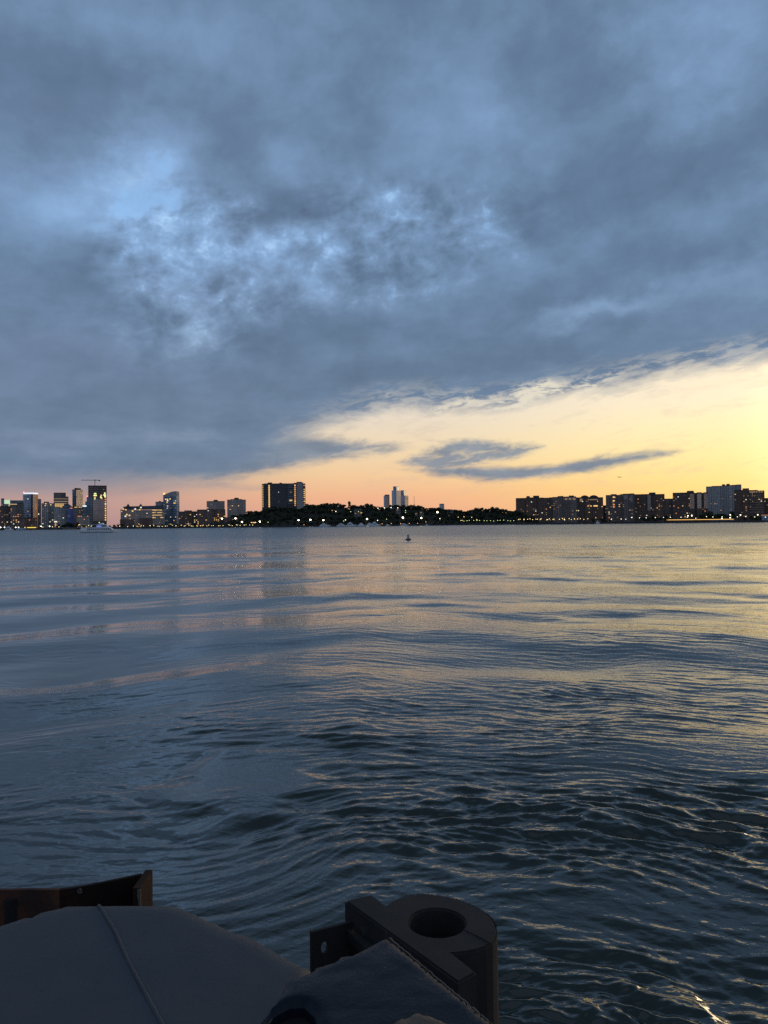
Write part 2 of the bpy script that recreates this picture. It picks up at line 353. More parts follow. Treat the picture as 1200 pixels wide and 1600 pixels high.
# ------------------------------------------------------------------ river
def make_river():
    rng = np.random.default_rng(5)
    # polar sheet of water round the pier, fine in front and coarse behind
    th_d = np.linspace(-33, 33, 1150)
    th_c = np.concatenate([np.linspace(33.4, 60, 60), np.linspace(62, 180, 60)])
    th = np.radians(np.concatenate([-th_c[::-1], th_d, th_c]))
    ys = np.concatenate([np.linspace(3000, 900, 80), np.linspace(899, 400, 700), np.linspace(399.4, 40, 640), np.linspace(39.6, 6, 110), np.linspace(5.7, 3.3, 12)])
    d = F * CAMZ / ys
    TH, DD = np.meshgrid(th, d)
    X, Y = DD * np.sin(TH), DD * np.cos(TH)
    dr = np.gradient(d)[:, None] * np.ones_like(X)
    dt = np.gradient(th)[None, :] * DD
    rx, ry = np.sin(TH), np.cos(TH)
    # slow warps so that crests bend
    def slow(sc, n, seed, ax=1.0):
        r = np.random.default_rng(seed); o = np.zeros_like(X)
        for _ in range(n):
            t = r.uniform(0, 2*np.pi); k = 2*np.pi/(sc*r.uniform(.6, 1.7))
            o += np.sin(k*(np.cos(t)*X*ax + np.sin(t)*Y) + r.uniform(0, 6.28))
        return o / math.sqrt(n/2)
    s = np.clip(X/np.maximum(Y, .5), -1.2, 1.2)
    bend = 0.35*np.maximum(s, 0)**2*Y*0.6 - 0.62*np.minimum(s + .04, 0)*Y
    wx, wy = X + .35*slow(9, 8, 1) + .10*slow(2.2, 8, 2), Y + .35*slow(9, 8, 3) + .08*slow(2.0, 8, 4)
    pat1 = np.clip(.8 + .38*slow(16, 10, 11, .5), .1, 2)
    pat2 = np.clip(.85 + .36*slow(4.5, 12, 12, .5), .18, 2)
    sm = lambda a, b, v: (lambda t: t*t*(3-2*t))(np.clip((v-a)/(b-a), 0, 1))
    region = .40 + .60*sm(-.42, .05, s + .06*slow(6, 8, 13))
    region = region + .25*sm(.05, .4, s)
    # the smooth upwelling left of centre
    bx, by = -1.85, 10.6
    q = np.sqrt(((X-bx)/1.15)**2 + ((Y-by)/1.5)**2) + .12*slow(1.2, 8, 21)
    calm = 1 - .92*np.exp(-(q/.85)**4)
    q2 = np.sqrt(((X+1.2)/1.6)**2 + ((Y-6.3)/1.1)**2)
    calm = calm * (1 - .6*np.exp(-q2**4))
    H = np.zeros_like(X)
    bands = [(22, .010, 5, 9), (13, .017, 6, 10), (8, .024, 6, 15), (4.6, .026, 9, 28), (2.7, .022, 10, 30), (1.6, .016, 10, 26), (1.0, .024, 11, 18), (.60, .050, 16, 16), (.41, .088, 20, 15), (.28, .110, 20, 17), (.19, .088, 18, 24), (.12, .055, 14, 40)]
    for lam, slope, n, spread in bands:
        B = np.zeros_like(X)
        for _ in range(n):
            l = lam*rng.uniform(.75, 1.3); k = 2*np.pi/l
            t = math.radians(15 + rng.normal(0, spread)); kx, ky = k*math.sin(t), k*math.cos(t)
            a = slope*math.sqrt(2/n)/k
            ph = kx*wx + ky*(wy + bend) + rng.uniform(0, 6.28)
            inc = np.maximum(np.abs(kx*rx + ky*ry)*dr, np.abs(kx*ry - ky*rx)*dt)
            att = 1 - sm(1.1, 2.4, inc)
            sn = np.sin(ph)
            B += a*att*(sn if lam > 3 else (sn - .25*np.cos(2*ph)))
        if lam <= 2: B *= pat2*region*calm*(1 - .68*sm(7, 20, DD))*(1 + .35*(1 - sm(5, 10, DD))*sm(-.2, .05, s))
        elif lam <= 6: B *= pat1*(.4+.6*region)
        H += B
    H += .050*(1 - sm(.65, 1.25, q)) - .012*np.exp(-((q-1.3)/.12)**2)
    n_r, n_c = X.shape
    co = np.stack([X, Y, H], -1).reshape(-1, 3).astype(np.float32)
    idx = np.arange(n_r*n_c).reshape(n_r, n_c)
    f = np.stack([idx[:-1, :-1], idx[:-1, 1:], idx[1:, 1:], idx[1:, :-1]], -1).reshape(-1, 4)[:, ::-1]
    me = bpy.data.meshes.new('river')
    me.vertices.add(len(co)); me.vertices.foreach_set('co', co.ravel())
    me.loops.add(f.size); me.loops.foreach_set('vertex_index', f.ravel().astype(np.int32))
    me.polygons.add(len(f)); me.polygons.foreach_set('loop_start', np.arange(0, f.size, 4, dtype=np.int32))
    me.polygons.foreach_set('use_smooth', np.ones(len(f), bool))
    me.update(calc_edges=True)
    if me.polygons[0].normal.z < 0: me.flip_normals()
    return me
def water_build(m, b):
    b.inputs['IOR'].default_value = 1.6
    g = node('ShaderNodeNewGeometry'); pos = Ex(g.outputs['Position'])
    ln = node('ShaderNodeVectorMath', operation='LENGTH'); Ex.nt.links.new(pos.s, ln.inputs[0]); dist = Ex(ln.outputs['Value'])
    sp = node('ShaderNodeSeparateXYZ'); Ex.nt.links.new(pos.s, sp.inputs[0]); x, y = Ex(sp.outputs[0]), Ex(sp.outputs[1])
    v = vcomb(x * 0.55, y + x * 0.18, 0.0)
    n1, _ = noisef(v, 11.0, 3, .55, .3)          # ripples of a few centimetres
    n2, _ = noisef(v, 2.2, 4, .6, .3)            # half-metre chop, for where the mesh cannot carry it
    n3, _ = noisef(vcomb(x * 0.45, y, 0.0), 0.35, 4, .6, .2)
    n4, _ = noisef(vcomb(x * 0.3, y, 2.0), 0.03, 4, .6, .5)   # gust patches
    n5, _ = noisef(vcomb(x * 0.85, y, 6.0), 1.3, 3, .6, .2)
    rightside = sstep(x / Ex._b(y, 'MAXIMUM', 1.0), -.42, .1, .35, 1.0)
    gust = sstep(n4, .35, .65, .55, 1.25)
    h = n1 * (.009 * rightside) + n2 * sstep(dist, 16.0, 50.0, 0.0, .018) * gust * rightside + n3 * sstep(dist, 60.0, 400.0, 0.0, .45) * gust + n5 * sstep(dist, 30.0, 110.0, 0.0, .085) * gust
    bn = node('ShaderNodeBump'); bn.inputs['Strength'].default_value = 1.0; bn.inputs['Distance'].default_value = 1.0
    setin(bn.inputs['Height'], h); Ex.nt.links.new(bn.outputs[0], b.inputs['Normal'])
    setin(b.inputs['Roughness'], sstep(dist, 12.0, 260.0, .03, .27))
    fo, _ = noisef(vcomb(x * 2.2, y * 3.2, 9.0), 1.0, 4, .6, .6); fp_, _ = noisef(vcomb(x * .35, y * .3, 1.0), 1.0, 2, .5)
    foam = sstep(fo, .715, .735) * sstep(fp_, .45, .55) * sstep(x / Ex._b(y, 'MAXIMUM', 1.0), -.26, -.36) * sstep(dist, 26.0, 16.0)
    nb, _ = noisef(vcomb(x * 0.3, y * 0.3, 4.0), 1.0, 4, .6)
    setin(b.inputs['Base Color'], mixc(foam, mixc(nb, (.008, .016, .013), (.014, .026, .021)), (.5, .52, .53)))
M_water = mat('river_water', (.01, .02, .02), .04, build=water_build)
river = linkm('river', make_river(), M_water); river['kind'] = 'structure'

# ------------------------------------------------------------------ far bank
SH = 1300.0
M_bank = mat('dark_shore_ground', (.03, .032, .025), .95, build=vary(.02, .3))
M_stone = mat('seawall_stone', (.045, .045, .045), .9, build=vary(.15, .4, .3, 1.0, .3))
bm = bmesh.new(); box(bm, -9000, 9000, SH + 3, 14000, -3, 2.2); g = link('ground', bm, M_bank); g['kind'] = 'structure'
bm = bmesh.new()
x = -1500
rnd = random.Random(3)
while x < 1500:
    w = rnd.uniform(18, 60); box(bm, x, x + w - .2, SH - rnd.uniform(0, 2), SH + 2.99, -2, 1.9 + rnd.uniform(0, .9)); x += w
tag(link('seawall', bm, M_stone), 'long dark low seawall along the far bank of the river', 'seawall')

HP = [(330, 809), (380, 803), (395, 797), (408, 797), (425, 791), (445, 791), (470, 792), (480, 787), (490, 785), (500, 788), (507, 784), (520, 784), (535, 786), (542, 792), (552, 787), (560, 789), (575, 786), (590, 790), (605, 791), (615, 788), (640, 788), (655, 788), (662, 791), (680, 792), (700, 794), (710, 795), (718, 798), (735, 796), (750, 791), (760, 794), (775, 792), (790, 796), (806, 797), (830, 806), (860, 812)]
def crest_h(xw):                    # height of the tree line above the river at world x on the bank (depth 1345)
    px = 600 + xw / 1345 * F
    for (a, ya), (b, yb) in zip(HP, HP[1:]):
        if a <= px <= b:
            yy = ya + (yb - ya) * (px - a) / (b - a); return at_depth(px, yy, 1345).z
    return 4.0
bm = bmesh.new(); nx, ny = 150, 14; vs = []
for j in range(ny + 1):
    for i in range(nx + 1):
        xw = -330 + 640 * i / nx; yw = SH + 4 + 110 * j / ny; k = min(1, j / 5.5); k = k*k*(3-2*k)
        vs.append(bm.verts.new((xw, yw, 2.0 + max(0, crest_h(xw) - 8.5) * k)))
for j in range(ny):
    for i in range(nx):
        a = j*(nx+1)+i; bm.faces.new((vs[a], vs[a+1], vs[a+nx+2], vs[a+nx+1]))
hill = link('hill', bm, M_bank, None, True); hill['kind'] = 'structure'

# trees ----------------------------------------------------------
M_leaf = mat('dark_foliage', (.045, .06, .032), .8, build=vary(.35, .5))
M_bark = mat('bark', (.05, .04, .03), .9, build=vary(.8, .3))
def crown_mesh(seed, w=6.0, h=10.0, n=820, tall=0):
    r = random.Random(seed); bm = bmesh.new()
    lobes = [(0, 0, h*.60, w*.62, h*.32)]
    for i in range(9):
        a = r.uniform(0, 6.28); q = r.uniform(.35, .75)*w
        lobes.append((q*math.cos(a), q*math.sin(a), h*r.uniform(.22, .82), w*r.uniform(.22, .42), h*r.uniform(.12, .22)))
    for i in range(n):
        lx, ly, lz, lr, lh = r.choice(lobes)
        v = Vector((r.gauss(0, 1), r.gauss(0, 1), r.gauss(0, 1))).normalized() * r.uniform(.55, 1.06)
        c = Vector((lx + v.x*lr, ly + v.y*lr, lz + v.z*lh)); s = r.uniform(.45, 1.1)
        a = Vector((r.gauss(0, 1), r.gauss(0, 1), r.gauss(0, .6))).normalized()*s; b = Vector((r.gauss(0, 1), r.gauss(0, 1), r.gauss(0, 1))).normalized()*s
        bm.faces.new([bm.verts.new(p) for p in (c-a, c+b, c+a, c-b*.8)])
    me = bpy.data.meshes.new('crown'); bm.to_mesh(me); bm.free(); me.materials.append(M_leaf); return me
def trunk_mesh(seed, h=6.0):
    r = random.Random(seed); bm = bmesh.new(); cyl(bm, 0, 0, -1.5, h*.7, .38, .2)
    for i in range(5):
        a = r.uniform(0, 6.28); bar(bm, (0, 0, h*r.uniform(.35, .65)), (2.6*math.cos(a), 2.6*math.sin(a), h*r.uniform(.8, 1.3)), .1)
    me = bpy.data.meshes.new('trunk'); bm.to_mesh(me); bm.free(); me.materials.append(M_bark); return me
CR = [crown_mesh(i, 5.2 + .7*(i % 3), 9 + 1.1*(i % 4)) for i in range(7)]
TR = [trunk_mesh(i) for i in range(4)]
rt = random.Random(42)
def tree(x, y, z, sc, label, group, sz=1.0, k=None):
    t = thing('tree', label, 'tree', (x, y, z), rt.uniform(0, 6.28), group)
    t.scale = (sc*rt.uniform(.85, 1.2), sc*rt.uniform(.85, 1.2), sc*sz*rt.uniform(.9, 1.1))
    linkm('crown', CR[rt.randrange(7) if k is None else k], None, t); linkm('trunk', TR[rt.randrange(4)], None, t)
    return t
HL = 'dark leafy tree among the many covering the low wooded hill'
def hill_z(xw, yw):
    k = min(1, max(0, (yw - SH - 4) / (110 * 5.5 / 14))); k = k*k*(3-2*k)
    return 2.0 + max(0, crest_h(xw) - 8.5) * k
xw = -255
while xw < 262:                      # crest
    y = 1345 + rt.uniform(-4, 4); hc = crest_h(xw)
    base = hill_z(xw, y); sc = max(.5, (hc - base) / 10.5)
    t_ = tree(xw, y, base - 2.2, min(1.25, (sc+.12)*rt.uniform(.88, 1.08)), HL, 'trees covering the wooded hill'); t_.scale.x *= 1.25; t_.scale.y *= 1.25; xw += rt.uniform(5.5, 8.5)
for yy, stp in ((1309, 9.5), (1318, 9), (1327, 8.5), (1336, 9)):
    xw = -262 + rt.uniform(0, 5)
    while xw < 262:
        y = yy + rt.uniform(-3, 3)
        tree(xw + rt.uniform(-2, 2), y, hill_z(xw, y), rt.uniform(.62, .98) if yy > 1312 else rt.uniform(.45, .8), HL, 'trees covering the wooded hill'); xw += stp*rt.uniform(.85, 1.4)
p = at_depth(546, 783, 1342); tree(p.x, 1342, p.z - 12.0, 1.0, 'tall narrow tree standing up above the wooded hill skyline', None, 1.25).scale = (.55, .55, 1.25)
def tree_row(x0, x1, y0, n, D, label, group, sc=(.5, .9), base=2.2):
    for i in range(n):
        px = x0 + (x1-x0)*(i+.5)/n + rt.uniform(-1.5, 1.5); q = at_depth(px, y0, D)
        tree(q.x, D + rt.uniform(-3, 3), base, rt.uniform(*sc), label, group)
tree_row(88, 128, 816, 7, 1325, 'low dark tree on the bank below the blue panelled building', 'trees below the blue panelled building')
tree_row(128, 196, 816, 10, 1322, 'low dark tree on the bank behind the white ferry', 'trees on the bank behind the ferry', (.4, .62))
tree_row(196, 385, 816, 22, 1318, 'small dark tree on the lamp lit promenade left of the wooded hill', 'promenade trees left of the wooded hill', (.28, .5))
tree_row(700, 806, 816, 9, 1312, 'small dark tree at the water edge at the right foot of the wooded hill', 'trees at the right foot of the hill', (.4, .6))
tree_row(1098, 1148, 806, 9, 1318, 'dark tree in the dense clump in front of the pale grey slab block', 'trees in front of the pale grey slab block', (1.2, 1.5))
tree_row(1005, 1042, 812, 6, 1314, 'dark tree at the foot of the brick block with tan bay fronts', 'trees at the foot of the bay fronted block', (.6, .95))
tree_row(925, 955, 812, 5, 1314, 'small dark tree before the gap between the brick blocks', 'trees before the gap between brick blocks', (.4, .7))
tree_row(1162, 1200, 812, 5, 1314, 'dark tree at the foot of the rightmost brick block', 'trees before the rightmost brick block', (.6, .85))

# buildings ------------------------------------------------------
WM = {}
def win_mesh(w, h, m):
    k = (w, h, m.name)
    if k not in WM:
        bm = bmesh.new(); box(bm, -w/2, w/2, -.12, .0, -h/2, h/2); me = bpy.data.meshes.new('window'); bm.to_mesh(me); bm.free(); me.materials.append(m); WM[k] = me
    return WM[k]
rw = random.Random(8)
class B:
    """a building: x0..x1 and ytop in photo pixels, at depth D; q = share of the width that is the front face"""
    def __init__(s, name, label, x0, x1, yt, D, m, q=1.0, psi=35, depth=24, side=None, cat='building', group=None, z0=2.2, secs=None, roof=True):
        xm = (x0+x1)/2; p = at_depth(xm, yt, D); s.mpp = D/F*math.sqrt(1+(p.x/D)**2)
        s.mx = D/F / max(.2, 1) * 1.0
        a = math.atan2(p.x, D)
        Wm = (x1-x0)*D/F*math.cos(a)       # width square to the line of sight
        s.u = D/F
        if q >= 1: s.a, s.b, ps = Wm, depth, 0
        else: s.a, s.b, ps = q*Wm/math.cos(R(psi)), (1-q)*Wm/math.sin(R(psi)), psi
        s.H = p.z - z0; s.t = thing(name, label, cat, (p.x, D, z0), -a - R(ps), group)
        bm = bmesh.new()
        if secs is None: secs = [(0, 1, 0, 0)]
        for u0, u1, dh, pr in secs:          # share of the front, height change in pixels, metres proud
            box(bm, -s.a/2 + u0*s.a, -s.a/2 + u1*s.a, -s.b/2 - pr, s.b/2, -1, s.H + dh*s.u)
        s.wall = link('wall', bm, m, s.t)
        if side:
            bm = bmesh.new(); box(bm, s.a/2, s.a/2 + .4, -s.b/2, s.b/2, -1, s.H); link('side_wall', bm, side, s.t)
        s.secs = secs; s.side = side
        if roof:
            bm = bmesh.new()
            for u0, u1, dh, pr in secs:
                x_0, x_1, zt = -s.a/2 + u0*s.a + .02, -s.a/2 + u1*s.a - .02, s.H + dh*s.u
                for c in ((x_0, x_1, -s.b/2-pr-.3, -s.b/2-pr+.3), (x_0, x_1, s.b/2-.3, s.b/2+.3), (x_0, x_0+.6, -s.b/2-pr+.31, s.b/2-.31), (x_1-.6, x_1, -s.b/2-pr+.31, s.b/2-.31)):
                    box(bm, c[0], c[1], c[2], c[3], zt + .003, zt + .9)
            link('parapet', bm, M_roof, s.t)
    def top(s, u):
        for u0, u1, dh, pr in s.secs:
            if u0 <= u <= u1: return s.H + dh*s.u, pr
        return s.H, 0
    def roofbox(s, u0, u1, hp, m=None, name='roof_box'):
        z, _ = s.top((u0+u1)/2); bm = bmesh.new(); box(bm, -s.a/2+u0*s.a, -s.a/2+u1*s.a, -s.b*.35, s.b*.2, z + .004, z + hp*s.u); return link(name, bm, m or M_roof, s.t)
    def win(s, u, hp, m, w=2.2, h=1.8, face='f'):
        """u = share of face width, hp = pixels above base"""
        o = bpy.data.objects.new('window', win_mesh(w, h, m)); COL.objects.link(o); o.parent = s.t
        if face == 'f':
            pr = 0
            for u0, u1, dh, p_ in s.secs:
                if u0 <= u <= u1: pr = max(pr, p_)
            o.location = (-s.a/2 + u*s.a, -s.b/2 - pr - .02, hp)
        else: o.location = (s.a/2 + .45, -s.b/2 + u*s.b, hp); o.rotation_euler = (0, 0, R(90))
    def lit(s, n, ms=None, lo=.06, hi=.95, w=1.7, h=1.3, sides=.25):
        ms = ms or [M_warm, M_orange, M_dim, M_dim, M_dim, M_warm, M_cool, M_dim]; used = set(); q = 0; n = int(n*.62)
        while q < n and len(used) < 4000:
            f = 'f' if rw.random() > (sides if s.b*.6 > 6 and s.side else 0) else 's'
            Wd = s.a if f == 'f' else s.b
            c = rw.randrange(max(1, int(Wd/3.4))); zt = s.top((c+.5)/max(1, int(Wd/3.4)))[0] if f == 'f' else s.H
            nf = max(1, int(zt/3.2)); r_ = rw.randrange(nf)
            q += 1
            if (f, c, r_) in used or not (lo < (r_+.5)/nf < hi): continue
            used.add((f, c, r_)); s.win((c+.5)/max(1, int(Wd/3.4)), (r_+.5)*3.2, rw.choice(ms), w, h, f)

# -- far left cluster
b = B('apartment_block', 'low dark brick block at the left edge of the far bank', -6, 17, 792, 1345, M_brick2, depth=30); b.lit(26)
b = B('office_block', 'dark slate block with pale green lit corner panel at far left', 2, 36, 783, 1400, M_teal, depth=30, secs=[(0, .14, 3, 0), (.14, 1, 0, 0)])
bm = bmesh.new(); box(bm, -b.a/2+.14*b.a, -b.a/2+.40*b.a, -b.b/2-.7, -b.b/2-.32, b.H-5.5, b.H+1.6); link('lit_panel', bm, mat('green_lit_panel', (.3, .4, .3), .5, emit=(.62, .85, .55), es=.8), b.t)
bm = bmesh.new(); box(bm, -b.a/2+.38*b.a, -b.a/2+.98*b.a, -b.b/2-.5, -b.b/2-.1, b.H-6.6, b.H-5.6); box(bm, -b.a/2+.34*b.a, -b.a/2+.38*b.a, -b.b/2-.5, -b.b/2-.1, b.H-20, b.H-5.6); link('lit_trim', bm, M_gold, b.t); b.lit(12)
b = B('apartment_block', 'brown brick block with scattered lights left of the white crowned tower', 16, 37, 791, 1342, M_brick3, depth=20, secs=[(0, .5, 0, 0), (.5, 1, 4, 1.5)]); b.lit(28)
b = B('apartment_block', 'dark low brick row at the foot of the white crowned tower', 24, 58, 810, 1330, M_brick2, depth=16); b.lit(12)
b = B('tower', 'glass tower with a glowing white crown and orange sunset lit side strip', 36, 59, 771.5, 1390, M_glass, q=.66, psi=28, side=M_sunsetpeach)
bm = bmesh.new(); box(bm, -b.a/2+.8, b.a/2-.02, -b.b/2-.6, -b.b/2-.31, b.H-.8, b.H+1.7); box(bm, b.a/2+.41, b.a/2+.7, -b.b/2-.6, b.b/2, b.H-.8, b.H+1.7); link('lit_crown', bm, M_roofwhite, b.t)
bm = bmesh.new(); box(bm, b.a/2-3.2, b.a/2-.1, -b.b/2-.3, -b.b/2-.01, 3, b.H-2.2); link('dark_strip', bm, M_black, b.t)
bm = bmesh.new(); ball(bm, -b.a/2+.8, -b.b/2+1, b.H+3.0, .9, 1); link('beacon', bm, M_red, b.t)
bm = bmesh.new(); bar(bm, (b.a/2-1, 0, b.H+.9), (b.a/2-1, 0, b.H+4.0), .25); link('mast', bm, M_metal, b.t); b.lit(14)
bm = bmesh.new(); box(bm, b.a/2+.42, b.a/2+.75, -b.b*.1, b.b*.42, 14, b.H-2); link('sunset_strip', bm, mat('sunset_tinted_glass', (.9, .5, .28), .25, .6), b.t)  # orange reflection of the sunset put into the strip's base colour
b = B('tower', 'slim grey tower just right of the white crowned tower', 58, 64, 780.5, 1420, M_glass, q=.5, psi=40, side=M_tan); b.win(.5, 26, M_cool, 4.5, 2.0); b.lit(5)
b = B('apartment_tower', 'stepped grey glass apartment tower with yellow roof lights', 65, 84, 786, 1370, M_grey, depth=22, secs=[(0, .18, -1.5, 0), (.18, .62, 1, 2), (.62, 1, -1.5, 0)])
b.win(.35, b.H-1.5, M_warm, 2.2, 1.6); b.win(.75, b.H-3.5, M_warm, 2.2, 1.6); b.lit(24, [M_dim, M_dim, M_cool, M_warm])
b = B('office_tower', 'tower with golden lit lower floors and dark stepped top', 84, 107, 777, 1440, M_brick3, depth=26, secs=[(0, .82, 6, 0), (.82, 1, 0, 0)])
bm = bmesh.new()
for hh, w0, w1, th_ in ((3.4, .02, .98, .5), (8.2, .02, .98, .7), (12, .08, .98, .5)): box(bm, -b.a/2+w0*b.a, -b.a/2+w1*b.a, -b.b/2-.4, -b.b/2-.02, b.H-hh-th_, b.H-hh+th_)
link('lit_balconies', bm, mat('tan_lit_slab', (.5, .4, .3), .6, emit=(1, .7, .4), es=.22), b.t)
for fl in range(4):
    for c in range(6): b.win(.12 + c*.105, b.H-13-2.6*fl, M_gold, 2.1, 1.9)
b = B('apartment_block', 'grey brick block with a lit white sign below the golden lit tower', 84, 107, 793, 1352, M_grey, depth=22, secs=[(0, .42, 0, 0), (.42, .8, -1, 1.5), (.8, 1, 0, 0)]); b.win(.13, 11, M_cool, 4.6, 2.2); b.win(.12, 5, M_orange, 1.6, 6); b.lit(14)
b = B('gabled_building', 'blue grey building with a pointed roof beside the golden lit tower', 98, 112, 791, 1362, M_teal, depth=18, roof=False)
bm = bmesh.new(); vv = [bm.verts.new(c) for c in ((-b.a/2, -b.b/2, b.H), (b.a/2, -b.b/2, b.H), (b.a/2, b.b/2, b.H), (-b.a/2, b.b/2, b.H), (0, -b.b/2, b.H+5.5), (0, b.b/2, b.H+5.5))]
for f in ((0, 1, 4), (2, 3, 5), (1, 2, 5, 4), (3, 0, 4, 5), (3, 2, 1, 0)): bm.faces.new([vv[i] for i in f])
link('roof', bm, mat('blue_slate_roof', (.06, .09, .13), .6, build=vary(.3, .3)), b.t); b.lit(5)
b = B('panelled_building', 'narrow building with a deep blue front', 106, 116, 793, 1345, M_blue, depth=14, secs=[(0, .72, 0, 0), (.72, 1, -1, 1)]); b.win(.55, b.H-1.4, M_orange, 4, 1.3); b.lit(4)
b = B('tower', 'tall slim tower with dark front and sunset lit peach side', 113, 129.5, 766, 1460, M_teal, q=.36, psi=30, side=M_sunsetpeach); b.roofbox(.3, 1.0, 3.2)
b = B('apartment_block', 'brown brick block with a row of roof lights below the peach tower', 115, 130, 792, 1350, M_brick3, depth=18)
for u in (.15, .32, .6, .78): b.win(u, b.H - .7, M_warm, 1.8, 1.3)
b.lit(16)
b = B('office_block', 'dark office block with a bright white roof sign', 128, 139, 790, 1380, M_teal, depth=18); b.win(.35, b.H-1.0, mat('white_roof_sign', (.5, .5, .5), .5, emit=(.85, 1, 1), es=1.4), 7.0, 1.8); b.lit(6)
b = B('apartment_block', 'wide low tan block at the foot of the unfinished tower', 120, 140, 806, 1332, M_tan, depth=14)
for u in (.12, .22, .34, .85): b.win(u, b.H-.6, M_orange, 1.6, 1.3)
b.lit(8)
# unfinished tower
b = B('unfinished_tower', 'bare concrete tower under construction with a crane on its roof', 138, 166.5, 760, 1400, M_bare, depth=30, secs=[(0, 1, 0, 0)])
H = b.H
bm = bmesh.new(); box(bm, -b.a/2+.24*b.a, -b.a/2+.86*b.a, -b.b/2-1.2, -b.b/2-.02, 12, H-24); box(bm, -b.a/2+.33*b.a, -b.a/2+.82*b.a, -b.b/2-1.6, -b.b/2-1.21, 14, H-38); link('building_wrap', bm, M_pink, b.t)
bm = bmesh.new(); box(bm, -b.a/2-2.5, -b.a/2+.22*b.a, -b.b/2-2.2, -b.b/2-.03, 2, H-20); box(bm, -b.a/2-5, -b.a/2-2.52, -b.b/2-1, b.b/2, 2, H-28); link('glazed_wing', bm, M_teal, b.t)
bm = bmesh.new()
for i in range(5): box(bm, -b.a/2-.6, b.a/2+.6, -b.b/2-.7, -b.b/2-.03, H-3.6*i-.7, H-3.6*i)
link('floor_edges', bm, mat('raw_slab', (.13, .10, .09), .9, build=vary(.4, .3)), b.t)
for i in range(12): b.win(.93, H-16-4.1*i, rw.choice([M_warm, M_warm, M_orange, M_cool]), 2.2, 2.6)
for u, dz_ in ((.35, 14), (.40, 14), (.33, 17), (.42, 17), (.36, 21), (.35, 24), (.70, 17), (.68, 20), (.72, 22), (.90, 13), (.86, 16), (.91, 19)): b.win(u, H-dz_, rw.choice([M_warm, mat('lime_work_light', (.3, .3, .1), .5, emit=(.9, 1, .4), es=1.2)]), 2.4, 2.6)
bm = bmesh.new(); ball(bm, -b.a/2-2, -b.b/2-3, H-18.6, .8, 1); link('beacon', bm, M_red, b.t); b.lit(8, [M_dim])
bm = bmesh.new()
hp = [(0, -b.b/2-3, 0)]
zr = H + .95
ct = thing('tower_crane', 'tower crane with a long level jib on top of the unfinished tower', 'crane', b.t.matrix_basis @ Vector((-b.a*.14, 0, zr)), b.t.rotation_euler.z)
def lattice(p0, p1, s_, n):
    bm = bmesh.new(); p0, p1 = Vector(p0), Vector(p1); d = (p1-p0)/n
    up = Vector((0, 0, 1)) if abs(d.normalized().z) < .5 else Vector((1, 0, 0)); sd = d.cross(up).normalized()*s_; up = sd.cross(d).normalized()*s_
    cs = [sd+up, sd-up, -sd-up, -sd+up]
    for c in cs: bar(bm, p0+c, p1+c, .16)
    for i in range(n):
        for j in range(4): bar(bm, p0+d*i+cs[j], p0+d*(i+1)+cs[(j+1) % 4], .10)
    return bm
M_crane = mat('crane_steel', (.10, .09, .09), .6, build=vary(.5, .3))
link('mast', lattice((0, 0, 0), (0, 0, 9.5), .7, 5), M_crane, ct); link('jib', lattice((-23, 0, 10.3), (-.8, 0, 10.3), .42, 12), M_crane, ct)
link('counter_jib', lattice((.8, 0, 10.3), (8, 0, 10.3), .5, 4), M_crane, ct)
bm = bmesh.new(); box(bm, 6.4, 9.4, -1, 1, 8.9, 10.6); link('counterweight', bm, M_crane, ct)
bm = bmesh.new(); box(bm, -.9, .9, -.9, .9, 9.51, 11.6); link('cab', bm, M_crane, ct)

# -- the big terraced complex
b = B('terraced_complex', 'long terraced building with two pointed gables and many yellow lights', 189, 257, 796, 1350, M_tan, depth=30, secs=[(0, .28, 0, 0), (.28, .46, -1, 0), (.46, 1, -1, 1.5)], roof=False)
bm = bmesh.new()
prof = [(.0, 0), (.03, 3.5), (.98, 6.2), (1.0, -1)]
z_ = b.H
for u0, u1, a_, c_ in ((.03, .98, -1.2, 5.8),): 
    x_0, x_1 = -b.a/2+u0*b.a, -b.a/2+u1*b.a
    q = [bm.verts.new(c) for c in ((x_0, -b.b/2+1, z_+.1), (x_1, -b.b/2+1, z_+.1), (x_1, b.b/2, z_+.1), (x_0, b.b/2, z_+.1), (x_0+3, -b.b/2+5, z_+5.0), (x_1, -b.b/2+5, z_+6.6), (x_1, b.b/2-4, z_+6.6), (x_0+3, b.b/2-4, z_+5.0))]
    for f in ((0, 1, 5, 4), (1, 2, 6, 5), (2, 3, 7, 6), (3, 0, 4, 7), (4, 5, 6, 7), (3, 2, 1, 0)): bm.faces.new([q[i] for i in f])
link('mansard_roof', bm, mat('slate_mansard', (.05, .065, .08), .7, build=vary(.3, .3)), b.t)
for u in (.17, .455):
    bm = bmesh.new(); x_ = -b.a/2+u*b.a; q = [bm.verts.new(c) for c in ((x_-4.3, -b.b/2-.6, z_+3), (x_+4.3, -b.b/2-.6, z_+3), (x_+4.3, -b.b/2+10, z_+3), (x_-4.3, -b.b/2+10, z_+3), (x_, -b.b/2-.6, z_+10.2), (x_, -b.b/2+10, z_+10.2), (x_-4.3, -b.b/2-.6, z_+.1), (x_+4.3, -b.b/2-.6, z_+.1), (x_+4.3, -b.b/2+10, z_+.1), (x_-4.3, -b.b/2+10, z_+.1))]
    for f in ((0, 1, 4), (2, 3, 5), (1, 2, 5, 4), (3, 0, 4, 5), (6, 7, 1, 0), (7, 8, 2, 1), (8, 9, 3, 2), (9, 6, 0, 3)): bm.faces.new([q[i] for i in f])
    link('gable', bm, MATS['slate_mansard'], b.t)
